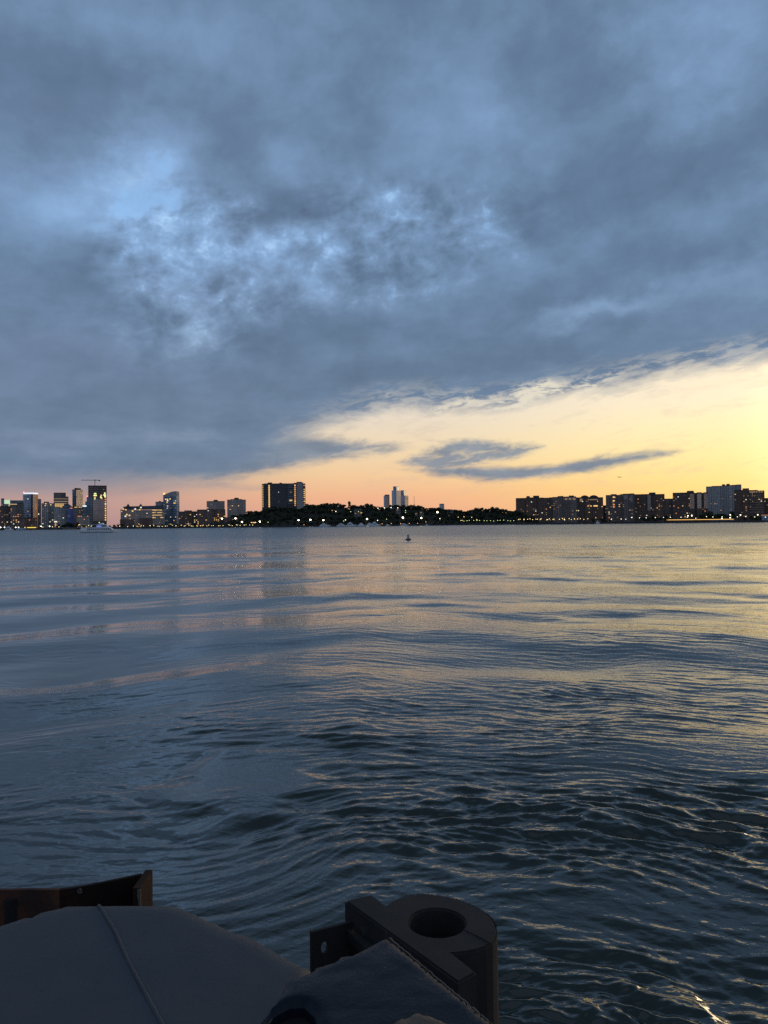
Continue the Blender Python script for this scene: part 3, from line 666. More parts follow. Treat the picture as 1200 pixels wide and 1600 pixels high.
bm = bmesh.new(); box(bm, -b.a/2-1, -b.a/2+.3*b.a, -b.b/2-3, -b.b/2-.03, -1, 14); box(bm, -b.a/2+.42*b.a, -b.a/2+.72*b.a, -b.b/2-4, -b.b/2-1.55, -1, 15.5); link('brick_base', bm, M_brick2, b.t)
for k in range(4):
    for c in range(7):
        if rw.random() < .75: b.win(.74+c*.036, b.H-1.5-4.4*k, rw.choice([M_gold, M_gold, M_warm]), 3.0, 1.1)
for u, z0_ in ((.06, 1.5), (.12, .5), (.20, 2.5), (.33, 1.5), (.27, -2), (.42, 3), (.46, 4), (.43, .5), (.14, -8), (.11, -11), (.2, -9.5)): b.win(u, b.H+z0_-1, rw.choice([M_warm, M_cool]), 2.6, 2.2)
for u in (.12, .42): b.win(u, 3.5, M_gold, 2.4, 5.5)
b.lit(34)
b = B('office_block', 'small grey flat topped block behind the terraced complex', 243, 257, 785, 1400, M_grey, depth=20); b.roofbox(.35, .6, 2)
# curved roof tower
b = B('curved_roof_tower', 'dark glass tower with a curved sloping roof and a glowing orange beacon', 255, 280, 775, 1385, M_teal, q=.82, psi=40, side=M_glass, roof=False)
bm = bmesh.new(); N = 14; pts = []
for i in range(N+1):
    u = i/N; pts.append((-b.a/2 + u*b.a, b.H + .01 + (2.0 + 6.2*math.sin(min(1, u*.78+.08)*math.pi/2*1.25)**1.5) * (1 if u < .96 else .8)))
lo = [bm.verts.new((x_, -b.b/2, b.H+.005)) for x_, _ in pts]; hi = [bm.verts.new((x_, -b.b/2, z)) for x_, z in pts]
lo2 = [bm.verts.new((x_, b.b/2, b.H+.005)) for x_, _ in pts]; hi2 = [bm.verts.new((x_, b.b/2, z)) for x_, z in pts]
for i in range(N):
    bm.faces.new((lo[i], lo[i+1], hi[i+1], hi[i])); bm.faces.new((lo2[i+1], lo2[i], hi2[i], hi2[i+1])); bm.faces.new((hi[i], hi[i+1], hi2[i+1], hi2[i]))
bm.faces.new((lo[0], hi[0], hi2[0], lo2[0])); bm.faces.new((lo[-1], lo2[-1], hi2[-1], hi[-1]))
link('curved_roof', bm, M_plain, b.t)
bm = bmesh.new(); ball(bm, -b.a/2+1.2, -b.b/2+1, b.H+4.2, 1.9, 2); link('beacon', bm, mat('orange_beacon_glow', (.4, .2, .1), .5, emit=(1, .42, .10), es=2.2), b.t)
for u, z_ in ((.18, 10), (.3, 10), (.34, 12), (.52, 9.5), (.3, 15), (.33, 22), (.82, 17), (.9, 17)): b.win(u, b.H-z_+4, rw.choice([M_warm, M_gold, M_cool]), 2.4, 2.4)
b.lit(40, [M_dim, M_dim, M_cool, M_warm, M_dim])
# brick midrise left of hill
b = B('apartment_block', 'dark brick midrise with small lights right of the curved roof tower', 279, 309, 800, 1340, M_brick, depth=18, secs=[(0, .3, 0, 0), (.3, .7, 1.5, 1), (.7, 1, 0, 0)]); b.lit(30)
b = B('apartment_block', 'red brick midrise below the left one of the twin tan towers', 308, 352, 797, 1342, M_brick2, depth=18, secs=[(0, .35, 0, 0), (.35, .6, .8, 1.5), (.6, 1, 0, 0)]); b.lit(40)
b = B('low_building', 'low brick row between the twin tan towers', 350, 388, 809, 1338, M_brick2, depth=12); b.lit(10)
b = B('tan_tower', 'left one of twin tan concrete towers, the lower and broader topped', 323, 351, 784, 1410, M_tan, depth=24); b.roofbox(.38, .62, 2.8); b.lit(12, [M_dim, M_orange, M_warm])
b.win(.42, 16, M_cool, 2, 2); b.win(.52, 16, M_cool, 2, 2)
b = B('tan_tower', 'right one of twin tan concrete towers, the taller one beside the hill', 355, 384, 781, 1405, M_tan, depth=24, secs=[(0, .18, -.8, 0), (.18, .8, 0, 1), (.8, 1, -.8, 0)]); b.roofbox(.38, .62, 3.0); b.lit(12, [M_dim, M_warm])
# slab on the hill
b = B('slab_tower', 'broad dark slab block on the hill with yellow lit stair columns', 409.5, 477, 756.5, 1400, M_black, depth=20, secs=[(0, .05, -.6, 0), (.05, .57, 0, 0), (.57, .73, .1, -3), (.73, .79, .8, 0), (.79, .95, 1.2, 1.0), (.95, 1, -.3, 0)])
H = b.H
bm = bmesh.new(); box(bm, -b.a/2+.80*b.a, -b.a/2+.945*b.a, -b.b/2-1.4, -b.b/2-1.01, 0, H+1.2); link('blank_wall', bm, M_plain, b.t)
bm = bmesh.new()
for i in range(9): box(bm, -b.a/2+.58*b.a, -b.a/2+.72*b.a, -b.b/2+2.6, -b.b/2+2.98, H-3.2-4.1*i, H-1.6-4.1*i)
link('balconies', bm, mat('blue_grey_balcony', (.14, .18, .23), .5), b.t)
for i in range(14): b.win(.165, H-3.2-3.1*i, M_warm, 2.3, 2.5)
for i in range(13): b.win(.02, H-3.5-3.1*i, M_gold, 1.4, 1.9)
for i in range(11):
    b.win(.76, H-2.6-3.6*i, rw.choice([M_gold, M_orange, M_warm]), 2.8, 2.0)
    if i != 1: b.win(.974, H-3-3.6*i, rw.choice([M_gold, M_orange, M_dim, M_warm]), 2.2, 1.9)
b.win(.66, H-30, M_gold, 5.2, 2.4); b.win(.66, H-15, M_dim, 3, 1.6); b.win(.38, H-15, M_cool, 1.2, 1.2)
b.roofbox(.13, .23, 2.4); b.roofbox(.40, .46, 2.0); b.roofbox(.80, .92, 2.0)
b.lit(8, [M_dim], w=1.2, h=1.0)
b = B('house', 'small house with lit porch beside the slab block on the hill', 476, 482, 788, 1352, M_tan, depth=8, z0=24); b.win(.5, 2, M_orange, 2.4, 1.6)
b = B('house', 'grey flat roofed house among the trees in the middle of the hill', 553, 565, 795, 1322, M_house, depth=8, z0=8)
b.win(.2, b.H-8, M_dim); b.win(.95, b.H-7, M_gold, 3, 1.2)
# far towers behind the hill
b = B('distant_tower', 'leftmost and shortest of three distant pale towers behind the hill', 599.5, 608.5, 774.5, 2600, M_white, q=.4, psi=22, side=M_sunsetpeach, roof=False); b.roofbox(.2, 1.5, 1.5)
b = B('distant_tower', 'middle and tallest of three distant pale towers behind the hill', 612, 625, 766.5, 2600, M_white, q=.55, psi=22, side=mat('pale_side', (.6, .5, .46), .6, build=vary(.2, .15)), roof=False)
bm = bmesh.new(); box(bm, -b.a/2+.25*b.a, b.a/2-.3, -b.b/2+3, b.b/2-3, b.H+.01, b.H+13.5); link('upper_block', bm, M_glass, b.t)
b = B('distant_tower', 'rightmost of three distant pale towers, stepped down to the right', 625.5, 638, 774.5, 2650, M_white, q=.55, psi=22, side=M_sunsetpeach, roof=False)
bm = bmesh.new(); box(bm, -b.a/2+.3, b.a/2-3, -b.b/2+.5, b.b/2-8, b.H+.01, b.H+18); link('upper_block', bm, M_glass, b.t)
p = at_depth(647, 775, 1500); bm = bmesh.new(); bar(bm, (0, 0, 0), (0, 0, p.z-25), .35); bar(bm, (0, 0, 0), (0, 0, 14), .6); o = link('radio_mast', bm, M_metal); o.location = (p.x, 1500, 25); tag(o, 'thin radio mast rising behind the wooded hill', 'mast')
b = B('small_block', 'small blue grey block with a yellow lit top on the hill', 686.5, 694, 788, 1362, M_white, depth=8, z0=20); bm = bmesh.new(); box(bm, -b.a*.1, b.a*.35, -3, 3, b.H+.95, b.H+2.3); link('lit_roof_box', bm, M_gold, b.t)
b = B('house', 'low grey house half hidden in trees beside the small lit block', 699, 708, 797, 1334, M_house, depth=7, z0=12); b.win(.3, 4, M_dim)
for x0_, x1_, yt_, lab in ((648, 653, 801, 'pale narrow house among trees on the right half of the hill'), (655, 662, 799, 'pale gabled house among trees on the right half of the hill'), (618, 626, 795, 'pale house with a lit upper window on the hill crest')):
    b = B('house', lab, x0_, x1_, yt_, 1326, M_house, depth=6, z0=9); b.win(.4, b.H-2, M_dim)
# right hand brick blocks
def bays(lst): return lst
b = B('brick_block', 'leftmost brick block of the right bank, flat roofed and darkest', 806, 858, 779, 1360, M_brick, depth=26, secs=[(0, .3, 0, 0), (.3, .62, .6, 2), (.62, .82, .2, 0), (.82, 1, -.2, 1)]); b.roofbox(.32, .42, 3.2); b.roofbox(.52, .70, 3.6); b.lit(46)
b = B('brick_block', 'dark brick block with glazed grey bays, second from the hill', 858, 902, 777.5, 1362, M_brick3, depth=26, secs=[(0, .12, -.4, 0), (.12, .4, 0, 2), (.4, .5, 1.5, 0), (.5, .95, .4, 2), (.95, 1, -1, 0)])
b.roofbox(.3, .5, 2.2); b.roofbox(.7, .88, 2.4)
for c in range(9): b.win(.53+.047*c, b.H-3, M_dim if c % 3 else M_tan, 1.6, 3.6)
b.lit(36)
b = B('brick_block', 'dark brick block with two low arched roofs and a gold lit row', 902, 942, 778, 1358, M_brick, depth=26, secs=[(0, .3, 0, 0), (.3, .8, -.2, 2), (.8, 1, -.4, 3)])
for u0, u1 in ((.12, .46), (.46, .82)):
    bm = bmesh.new(); x_0, x_1 = -b.a/2+u0*b.a+.02, -b.a/2+u1*b.a-.02; N = 8; zb = b.H+.95
    P_ = [(x_0+(x_1-x_0)*i/N, zb+3.6*math.sin(math.pi*i/N)**.7) for i in range(N+1)]
    A = [bm.verts.new((x_, -8, z)) for x_, z in P_]; C_ = [bm.verts.new((x_, 8, z)) for x_, z in P_]
    for i in range(N): bm.faces.new((A[i], A[i+1], C_[i+1], C_[i]))
    bm.faces.new(A); bm.faces.new(C_[::-1]); link('arched_roof', bm, M_roof, b.t)
for u, m_ in ((.42, M_orange), (.53, M_gold), (.66, M_warm), (.72, M_warm), (.76, M_warm)): b.win(u, b.H-14.5, m_, 2.6, 2.2)
for u in (.44, .52, .58, .64, .7, .76): b.win(u, b.H-3.5, M_dim, 2.4, 1.6)
b.win(.15, b.H-4, M_dim, 4.5, 5); b.lit(30)
b = B('link_building', 'low dark link building in the gap between brick blocks', 941, 948, 790.5, 1366, M_brick, depth=14); b.lit(6)
b = B('brick_block', 'brick block with a small domed roof top right of the gap', 946.5, 969, 774.5, 1360, M_brick3, depth=24, secs=[(0, .35, 0, 0), (.35, .75, 1.2, 1.5), (.75, 1, 0, 0)])
for dz_, m_ in ((3, M_warm), (9.5, M_warm), (16, M_orange), (20, M_orange)): b.win(.55, b.H-dz_, m_, 3.0, 2.4)
b.lit(30)
b = B('brick_block', 'brown brick block with tall tan panels near its roof', 969, 992, 772.5, 1362, M_brick3, depth=24, secs=[(0, .2, -.5, 0), (.2, .62, 0, 2), (.62, .95, .2, 2), (.95, 1, -1, 0)])
bm = bmesh.new(); box(bm, -b.a/2+.66*b.a, -b.a/2+.84*b.a, -b.b/2-2.3, -b.b/2-2.01, b.H-14, b.H-2.5); box(bm, -b.a/2+.25*b.a, -b.a/2+.5*b.a, -b.b/2-2.3, -b.b/2-2.01, b.H-9, b.H-2.5); link('tan_panels', bm, M_tan, b.t); b.lit(18)
b = B('brick_block', 'wide brick block with one tan bay and a square roof box', 992, 1038, 773, 1362, M_brick, depth=24, secs=[(0, .42, 0, 0), (.42, .55, 0, 3), (.55, 1, -.4, 1)])
bm = bmesh.new(); box(bm, -b.a/2+.43*b.a, -b.a/2+.54*b.a, -b.b/2-3.35, -b.b/2-3.01, 20, b.H-1); link('tan_bay', bm, M_tan, b.t); b.roofbox(.48, .7, 3.6); b.lit(44)
b = B('link_building', 'small block filling the gap left of the bay fronted block', 1038, 1052, 780, 1370, M_brick3, depth=14); b.lit(10)
b = B('brick_block', 'tall brick block with three peach lit bay fronts on its right half', 1051, 1106, 770.5, 1358, M_brick, depth=26, secs=[(0, .4, 0, 0), (.4, .48, 1.5, 1), (.48, .62, 0, 3), (.62, .68, -1, 0), (.68, .82, -.3, 3), (.82, .87, -1.2, 0), (.87, 1, -.5, 3)])
for u0, u1 in ((.49, .61), (.69, .81), (.88, .99)):
    bm = bmesh.new(); box(bm, -b.a/2+u0*b.a, -b.a/2+u1*b.a, -b.b/2-3.35, -b.b/2-3.01, 22, b.H-2); link('bay_front', bm, M_sunsetpeach, b.t)
b.roofbox(.41, .60, 3.4); b.lit(46)
b = B('slab_block', 'pale grey tall slab block rising behind the brick blocks at right', 1103, 1158, 760, 1500, M_grey, depth=22, secs=[(0, .16, -.6, 0), (.16, .4, 0, 2), (.4, .5, .2, 0), (.5, .74, .6, 2), (.74, .85, 1, 0), (.85, 1, 1.2, 2)])
b.roofbox(.46, .54, 3); b.roofbox(.58, .68, 3); b.lit(22, [M_dim, M_dim, M_orange, M_warm], .25)
b = B('brick_block', 'rightmost tall brick block with stepped roof and rows of balconies', 1147, 1194, 766.5, 1352, M_brick, depth=26, secs=[(0, .28, 0, 1), (.28, .5, 2.4, 2), (.5, .78, -.6, 3), (.78, 1, -1.6, 3)])
bm = bmesh.new()
for i in range(9): box(bm, -b.a/2+.51*b.a, -b.a/2+.97*b.a, -b.b/2-3.9, -b.b/2-3.02, b.H-5-4.2*i, b.H-4.3-4.2*i)
link('balconies', bm, M_tan, b.t)
for u in (.54, .6, .66, .74, .84, .92): b.win(u, b.H-3.2, M_dim, 2.6, 2.4)
b.lit(40)
b = B('brick_block', 'low dark block cut by the right edge of the photo', 1193, 1216, 779, 1352, M_brick, depth=20); b.lit(12)
b = B('pier_shed', 'low blue lit shed at the right edge of the far shore', 1190, 1204, 805, 1306, mat('blue_shed_wall', (.2, .3, .4), .6, build=vary(.3, .2)), depth=5, roof=False); bm = bmesh.new(); box(bm, -b.a/2-.3, b.a/2+.3, -b.b/2-.3, b.b/2+.3, b.H+.01, b.H+.5); link('roof', bm, M_orange, b.t)

# lamps ----------------------------------------------------------
def lamp_proto(name, label, group, h, r, m):
    t = thing(name, label, 'lamp', (0, 0, 0), 0, group)
    bm = bmesh.new(); cyl(bm, 0, 0, 0, h, .12, .07, 6); link('pole', bm, M_metal, t)
    bm = bmesh.new(); ball(bm, 0, 0, h + r*.7, r, 2, .85); link('lamp_head', bm, m, t); return t
rl = random.Random(17)
def lamps(spots, name, label, group, r, m, D, base=2.2):
    proto = None
    for px, py in spots:
        q = at_depth(px, py, D); h = max(1.5, q.z - base); 
        if proto is None: proto = lamp_proto(name, label, group, 4.0, r, m); t = proto
        else: t = dup(proto, (0, 0, 0))
        t.location = (q.x, D, q.z - 4.0 - r*.7)
        for c in t.children:
            if c.name.startswith('pole') and h > 4: c.scale = (1, 1, 1)
line = lambda x0, x1, y0, y1, n, j=1.0: [(x0+(x1-x0)*(i+.5)/n + rl.uniform(-j, j)*1.6, y0+(y1-y0)*(i+.5)/n + rl.uniform(-.7, .7)*j) for i in range(n)]
lamps([(1, 824), (7, 824), (24.5, 824), (29, 824), (64, 822.5), (77.5, 822.3)], 'street_lamp', 'white street lamp on the shore before the leftmost towers', 'white shore lamps before the leftmost towers', .75, mat('white_lamp_glow', (.4, .4, .4), .5, emit=(.95, 1, .85), es=7), 1303)
lamps([(39, 824), (67, 823.5), (82, 823), (92, 823.2), (123, 820.5), (124.5, 819.5), (187, 822)], 'street_lamp', 'yellow street lamp on the shore among the left towers', 'yellow shore lamps before the left towers', .6, M_lampY, 1303.5)
lamps(line(196, 400, 822, 820, 30, 1.5), 'street_lamp', 'small yellow lamp in the row along the promenade left of the hill', 'promenade lamps left of the hill', .55, M_lampY, 1304)
lamps(line(200, 392, 822.5, 820.5, 14), 'street_lamp', 'small greenish lamp in the row along the promenade left of the hill', 'greenish promenade lamps left of the hill', .5, M_lampG, 1303.7)
lamps([(347, 810.3), (368, 810), (378, 815.5), (406, 815), (466.5, 812.8), (485, 812.2), (505.3, 812.7), (573.5, 811)], 'floodlight', 'tall mast with a dazzling white floodlight by the left half of the wooded bank', 'dazzling floodlights by the left half of the hill', 1.25, M_flood, 1303.2)
lamps([(629.5, 808.7), (658.2, 809.4), (683.5, 800.3)], 'floodlight', 'tall mast with a dazzling white floodlight right of the distant pale towers', 'dazzling floodlights by the right half of the hill', 1.4, M_flood, 1303.2)
lamps([(524.8, 799.2), (539.8, 812.3), (611, 793), (601, 793.6), (621.5, 793.5), (687.3, 810.3), (590.5, 794), (590, 813)], 'hill_lamp', 'small white lamp shining between the trees of the hill', 'small white lamps between the hill trees', .65, M_lampW, 1303.5)
lamps([(633.6, 797.5), (633.7, 800.5), (548, 799.5), (560, 799.5), (419, 816), (604, 811), (537, 814)], 'hill_lamp', 'small yellow lamp shining between the trees of the hill', 'small yellow lamps between the hill trees', .6, M_lampG, 1303.6)
lamps([(519, 797.5), (597, 818.5), (611.5, 818), (626, 818), (639.5, 817.8), (652.5, 817.6), (582, 818.5), (665.5, 815.5), (475, 820)], 'dock_lamp', 'small amber lamp on the dock edge below the wooded hill', 'amber dock lamps below the hill', .6, M_lampO, 1302)
lamps(line(392, 400, 816.5, 816.5, 4, .3), 'cafe_light', 'warm light of the short bright cafe row at the left foot of the hill', 'lights of the cafe row at the left foot of the hill', .7, M_lampY, 1303)
lamps(line(716, 806, 813.8, 813.2, 17), 'street_lamp', 'small yellow lamp along the shore between hill and brick blocks', 'shore lamps between the hill and the brick blocks', .55, M_lampG, 1303)
lamps([(716, 808), (737, 808.3), (725, 807.5), (722, 813), (745, 812)], 'street_lamp', 'yellow lamp on the lower right slope of the wooded hill', 'lamps on the lower right slope of the hill', .6, M_lampY, 1303)
lamps(line(806, 918, 811.5, 810.8, 28, 1.6), 'street_lamp', 'yellow street lamp at the foot of the three left brick blocks', 'street lamps under the left brick blocks', .62, M_lampY, 1304)
lamps(line(952, 1200, 810.5, 806.5, 19, 2), 'street_lamp', 'pale street lamp at the foot of the right brick blocks', 'street lamps under the right brick blocks', .66, mat('pale_lamp_glow', (.4, .4, .4), .5, emit=(1, .92, .62), es=2.6), 1304)
lamps([(1141, 804.5), (1157, 804.6), (1184, 804.4), (1140.8, 809), (1128, 810), (1075, 806), (1081, 806)], 'floodlight', 'bright white mast lamp over the strip lit pier at right', 'bright mast lamps over the strip lit pier', .95, M_lampW, 1300.5)

# piers, canopy
p0, p1 = at_depth(1040, 812, 1288), at_depth(1146, 811, 1288)
t = thing('pier', 'long low pier with a continuous amber light strip at right', 'pier', ((p0.x+p1.x)/2, 1288, 0)); hw = (p1.x-p0.x)/2
bm = bmesh.new(); box(bm, -hw, hw, -3, 3, 1.6, 2.4); link('deck', bm, M_stone, t)
for k in range(12):
    bm = bmesh.new(); cyl(bm, -hw+3+k*(2*hw-6)/11, -2.4, -1.5, 1.599, .35); link('pile', bm, M_stone, t)
bm = bmesh.new(); box(bm, -hw+1, hw-1, -2.6, -2.3, 4.6, 5.3); link('light_strip', bm, mat('amber_strip_glow', (.4, .2, .1), .5, emit=(1, .55, .14), es=1.5), t)
bm = bmesh.new()
for k in range(30): box(bm, -hw+1+k*(2*hw-2)/29-.06, -hw+1+k*(2*hw-2)/29+.06, -2.5, -2.4, 2.4, 4.6)
link('railing', bm, M_metal, t)
p0 = at_depth(1041, 800, 1290); bm = bmesh.new(); cyl(bm, 0, 0, 0, p0.z, .4, .25); box(bm, -.9, .9, -.5, .5, 0, 2.6); o = link('channel_marker', bm, M_stone); o.location = (p0.x, 1284, 0); tag(o, 'thin dark post at the left end of the strip lit pier', 'post')
p0 = at_depth(49, 824.5, 1296); t = thing('ferry_landing', 'low ferry landing with a yellow lit canopy below the white crowned tower', 'landing', (p0.x, 1296, 0))
bm = bmesh.new(); box(bm, -14, 9, -3, 3, -.5, 1.2); link('deck', bm, M_stone, t)
bm = bmesh.new(); box(bm, -6, 7, -2.5, 2.5, 3.0, 4.2); link('lit_canopy', bm, mat('yellow_canopy_glow', (.5, .4, .1), .5, emit=(1, .72, .10), es=1.2), t)
bm = bmesh.new(); [cyl(bm, x_, y_, 1.21, 2.99, .15) for x_ in (-5, 0, 6) for y_ in (-2, 2)]; link('posts', bm, M_metal, t)
bm = bmesh.new(); box(bm, -22, -7, -2, 2, .0, 3.2); o = link('barge', bm, mat('pale_blue_barge', (.3, .42, .5), .6, build=vary(.4, .2))); o.location = (p0.x, 1290, 0); tag(o, 'pale blue flat barge moored left of the yellow canopy', 'barge')
p0 = at_depth(110, 824, 1296); bm = bmesh.new(); rr = random.Random(2)
for k in range(9): box(bm, -11+k*2.5, -11+k*2.5+2.3, -2, 2, -.5, 2.0+rr.uniform(0, 1.2))
o = link('rock_jetty', bm, mat('pale_riprap', (.16, .13, .11), .9, build=vary(.6, .4))); o.location = (p0.x, 1294, 0); tag(o, 'short pale rock jetty just left of the white ferry', 'jetty')

# ------------------------------------------------------------------ boats
def hull_mesh(L, Wd, h, bow=.28, rake=.10, n=14):
    """hull along +x, bow at +x"""
    bm = bmesh.new(); rows = []
    for i in range(n+1):
        u = i/n; x_ = -L/2 + L*u
        k = 1.0 if u < 1-bow else math.sqrt(max(0, 1-((u-(1-bow))/bow)**2))*.98+.02
        sh = h*(1+.35*max(0, (u-.5)/.5)**2); rk = L*rake*max(0, (u-.6)/.4)
        rows.append([bm.verts.new(c) for c in ((x_-rk, -Wd/2*k*.8, -.5), (x_-rk*.4, -Wd/2*k*.95, .35*h), (x_, -Wd/2*k, sh), (x_, Wd/2*k, sh), (x_-rk*.4, Wd/2*k*.95, .35*h), (x_-rk, Wd/2*k*.8, -.5))])
    for a, b_ in zip(rows, rows[1:]):
        for j in range(6): bm.faces.new((a[j], a[(j+1) % 6], b_[(j+1) % 6], b_[j]))
    bm.faces.new(rows[0]); bm.faces.new(rows[-1][::-1]); return bm
# ferry
q0, q1 = at_depth(127.5, 831, 465), at_depth(184, 830.5, 465)
L_ = (q1.x-q0.x)*.99
t = thing('ferry', 'white two deck passenger ferry crossing the river at left', 'ferry', ((q0.x+q1.x)/2, 465, 0), R(7))
link('hull', hull_mesh(L_, 6.5, 1.45, .35, .06), M_whitepaint, t)
bm = bmesh.new(); box(bm, -L_/2-.05, L_/2*.93, -3.35, 3.35, -.1, .12); link('waterline_stripe', bm, mat('black_boot_stripe', (.02, .02, .025), .5), t)
def cabin(bm, x0, x1, w, z0, z1, slope):
    v = [bm.verts.new(c) for c in ((x0, -w, z0), (x1, -w*.8, z0), (x1, w*.8, z0), (x0, w, z0), (x0+.2, -w*.96, z1), (x1-slope, -w*.8, z1), (x1-slope, w*.8, z1), (x0+.2, w*.96, z1))]
    for f in ((3, 2, 1, 0), (4, 5, 6, 7), (0, 1, 5, 4), (1, 2, 6, 5), (2, 3, 7, 6), (3, 0, 4, 7)): bm.faces.new([v[i] for i in f])
bm = bmesh.new(); cabin(bm, -L_/2+.4, L_*.40, 2.9, 1.3, 3.2, 2.6); link('main_cabin', bm, M_whitepaint, t)
bm = bmesh.new()
for k in range(13):
    x_ = -L_*.30 + k*L_*.050; wy = 2.9 - .58*(x_ + L_/2)/(L_*.9) + .03; box(bm, x_, x_+.72, -wy-.02, -wy+.2, 1.75, 2.55)
link('cabin_windows', bm, M_darkglass, t)
bm = bmesh.new(); cabin(bm, -L_*.07, L_*.26, 2.3, 3.21, 4.9, 2.2); link('upper_cabin', bm, M_whitepaint, t)
bm = bmesh.new()
for k in range(6): box(bm, -L_*.05+k*.95, -L_*.05+k*.95+.8, -2.34, -2.1, 3.85, 4.5)
link('upper_windows', bm, M_darkglass, t)
bm = bmesh.new(); cabin(bm, -.4, 2.6, 1.5, 4.91, 5.9, .8); link('wheelhouse', bm, M_whitepaint, t)
bm = bmesh.new(); box(bm, -L_/2+.7, -L_*.08, -2.7, 2.7, 4.75, 4.9); link('canopy', bm, M_whitepaint, t)
bm = bmesh.new()
for k in range(6):
    for y_ in (-2.6, 2.6): cyl(bm, -L_/2+.9+k*1.6, y_, 3.2, 4.749, .06, .06, 5)
for y_ in (-2.65, 2.65): bar(bm, (-L_/2+.7, y_, 4.1), (-L_*.08, y_, 4.1), .05)
link('railing', bm, M_metal, t)
bm = bmesh.new(); bar(bm, (.2, 0, 5.9), (.2, 0, 7.3), .06); bar(bm, (-.3, 0, 6.8), (.7, 0, 6.8), .05); link('mast', bm, M_metal, t)
for x_, z_, m_, nm in ((-L_*.27, 4.3, M_lampG, 'green_deck_light'), (-L_*.21, 3.9, M_cool, 'white_deck_light'), (-L_*.19, 4.2, M_cool, 'white_deck_light'), (-.3, 6.2, M_lampG, 'mast_light'), (L_*.1, 5.2, mat('green_nav_glow', (.1, .3, .1), .5, emit=(.15, 1, .25), es=2.5), 'navigation_light')):
    bm = bmesh.new(); ball(bm, x_, -2.2 if z_ < 4.5 else 0, z_, .26, 1); link(nm, bm, m_, t)
bm = bmesh.new(); box(bm, -L_*.05, -L_*.05+2.6, -2.42, -2.35, 3.7, 4.2); link('blue_light_panel', bm, mat('blue_deck_glow', (.1, .1, .5), .5, emit=(.25, .3, 1), es=.8), t)
# wake of the ferry as foam
M_foam = mat('foam', (.55, .58, .6), .9)
def foam_patch(name, pts, label, seed, r0=(.02, .06)):
    r = random.Random(seed); bm = bmesh.new()
    for (x_, y_, z_, s_) in pts:
        n = r.randrange(6, 10); vs_ = [bm.verts.new((x_+s_*r.uniform(.5, 1)*1.5*math.cos(6.28*i/n), y_+s_*r.uniform(.5, 1)*math.sin(6.28*i/n), z_)) for i in range(n)]
        c = bm.verts.new((x_, y_, z_+s_*.25))
        for i in range(n): bm.faces.new((vs_[i], vs_[(i+1) % n], c))
    o = link(name, bm, M_foam); o['kind'] = 'stuff'; o['label'] = label; o['category'] = 'foam'; return o
rf = random.Random(5)
foam_patch('bow_foam', [((q1.x+rf.uniform(-2.5, 1.2)), 464+rf.uniform(-1, 2), .12, rf.uniform(.25, .6)) for _ in range(22)] + [((q0.x-rf.uniform(0, 6)), 465+rf.uniform(-1, 1), .06, rf.uniform(.15, .4)) for _ in range(16)], 'white foam at the bow and stern of the ferry', 1)

def yacht(px, py, Lp, label, D=1290, rz=0, group=None, flip=False, s=1.0):
    q = at_depth(px, py, D); Lm = Lp*D/F
    t = thing('motor_yacht', label, 'boat', (q.x, D, 0), rz + (math.pi if flip else 0), group); k = s
    link('hull', hull_mesh(Lm, Lm*.26, 1.8*k, .4, .12), M_whitepaint, t)
    bm = bmesh.new(); cabin(bm, -Lm*.38, Lm*.22, Lm*.10, 1.7*k, 3.8*k, Lm*.12); link('cabin', bm, M_whitepaint, t)
    bm = bmesh.new(); box(bm, -Lm*.30, Lm*.06, -Lm*.115, -Lm*.08, 2.4*k, 3.2*k); link('cabin_windows', bm, M_darkglass, t)
    bm = bmesh.new(); cabin(bm, -Lm*.25, Lm*.06, Lm*.08, 3.81*k, 5.3*k, Lm*.08); link('flybridge', bm, M_whitepaint, t)
    bm = bmesh.new(); bar(bm, (-Lm*.1, 0, 5.3*k), (-Lm*.14, 0, 7.4*k), .1); link('mast', bm, M_metal, t)
    return t
yacht(508, 820, 18, 'long low white yacht, leftmost moored under the hill')
yacht(535, 819.5, 18, 'low white yacht beside the small greenish lamp under the hill', D=1292, s=.9)
yacht(549, 819, 16, 'tall white yacht with high flybridge under the hill', D=1286, s=1.25)
yacht(563, 819, 13, 'short white yacht between two larger yachts under the hill', D=1290, flip=True)
yacht(576, 819, 13, 'grey white yacht under the rightmost left hand floodlight', D=1293, flip=True)
yacht(587, 819, 17, 'big white yacht with raked bow, rightmost of the moored yachts', D=1286, s=1.3)
yacht(606, 819, 7, 'tiny white boat right of the moored yachts', D=1292, s=.6)
yacht(632, 818, 14, 'low boat under a floodlight below the distant pale towers', D=1292, s=.75)
yacht(934, 813.5, 6, 'small white covered boat before the gap in the brick blocks', D=1292, s=1.0)
yacht(14.5, 829, 14, 'dark grey motor launch near the left edge of the river', D=820, s=.95)
t = yacht(667, 822, 5, 'small speedboat throwing white spray before the wooded bank', D=1150, s=.5)
foam_patch('speedboat_spray', [(at_depth(664+rf.uniform(-3, 8), 821, 1150).x, 1148+rf.uniform(-3, 3), rf.uniform(.1, .9), rf.uniform(.3, .8)) for _ in range(40)], 'white spray behind the small speedboat', 3)

# buoy
q = on_plane(638, 844, 0.05); Db = q.y
t = thing('channel_buoy', 'small dark channel buoy floating in mid river', 'buoy', (q.x, Db, 0))
bm = bmesh.new(); cyl(bm, 0, 0, -.2, .28, .62, .62, 16); cyl(bm, 0, 0, .281, .42, .60, .40, 16); link('float', bm, mat('buoy_dark_paint', (.10, .12, .12), .6, build=vary(3, .3)), t)
bm = bmesh.new(); cyl(bm, 0, 0, .421, 1.2, .29, .24, 12); cyl(bm, 0, 0, 1.201, 1.32, .18, .12, 12); link('body', bm, mat('buoy_grey_green', (.42, .43, .40), .6, build=vary(3, .3)), t)
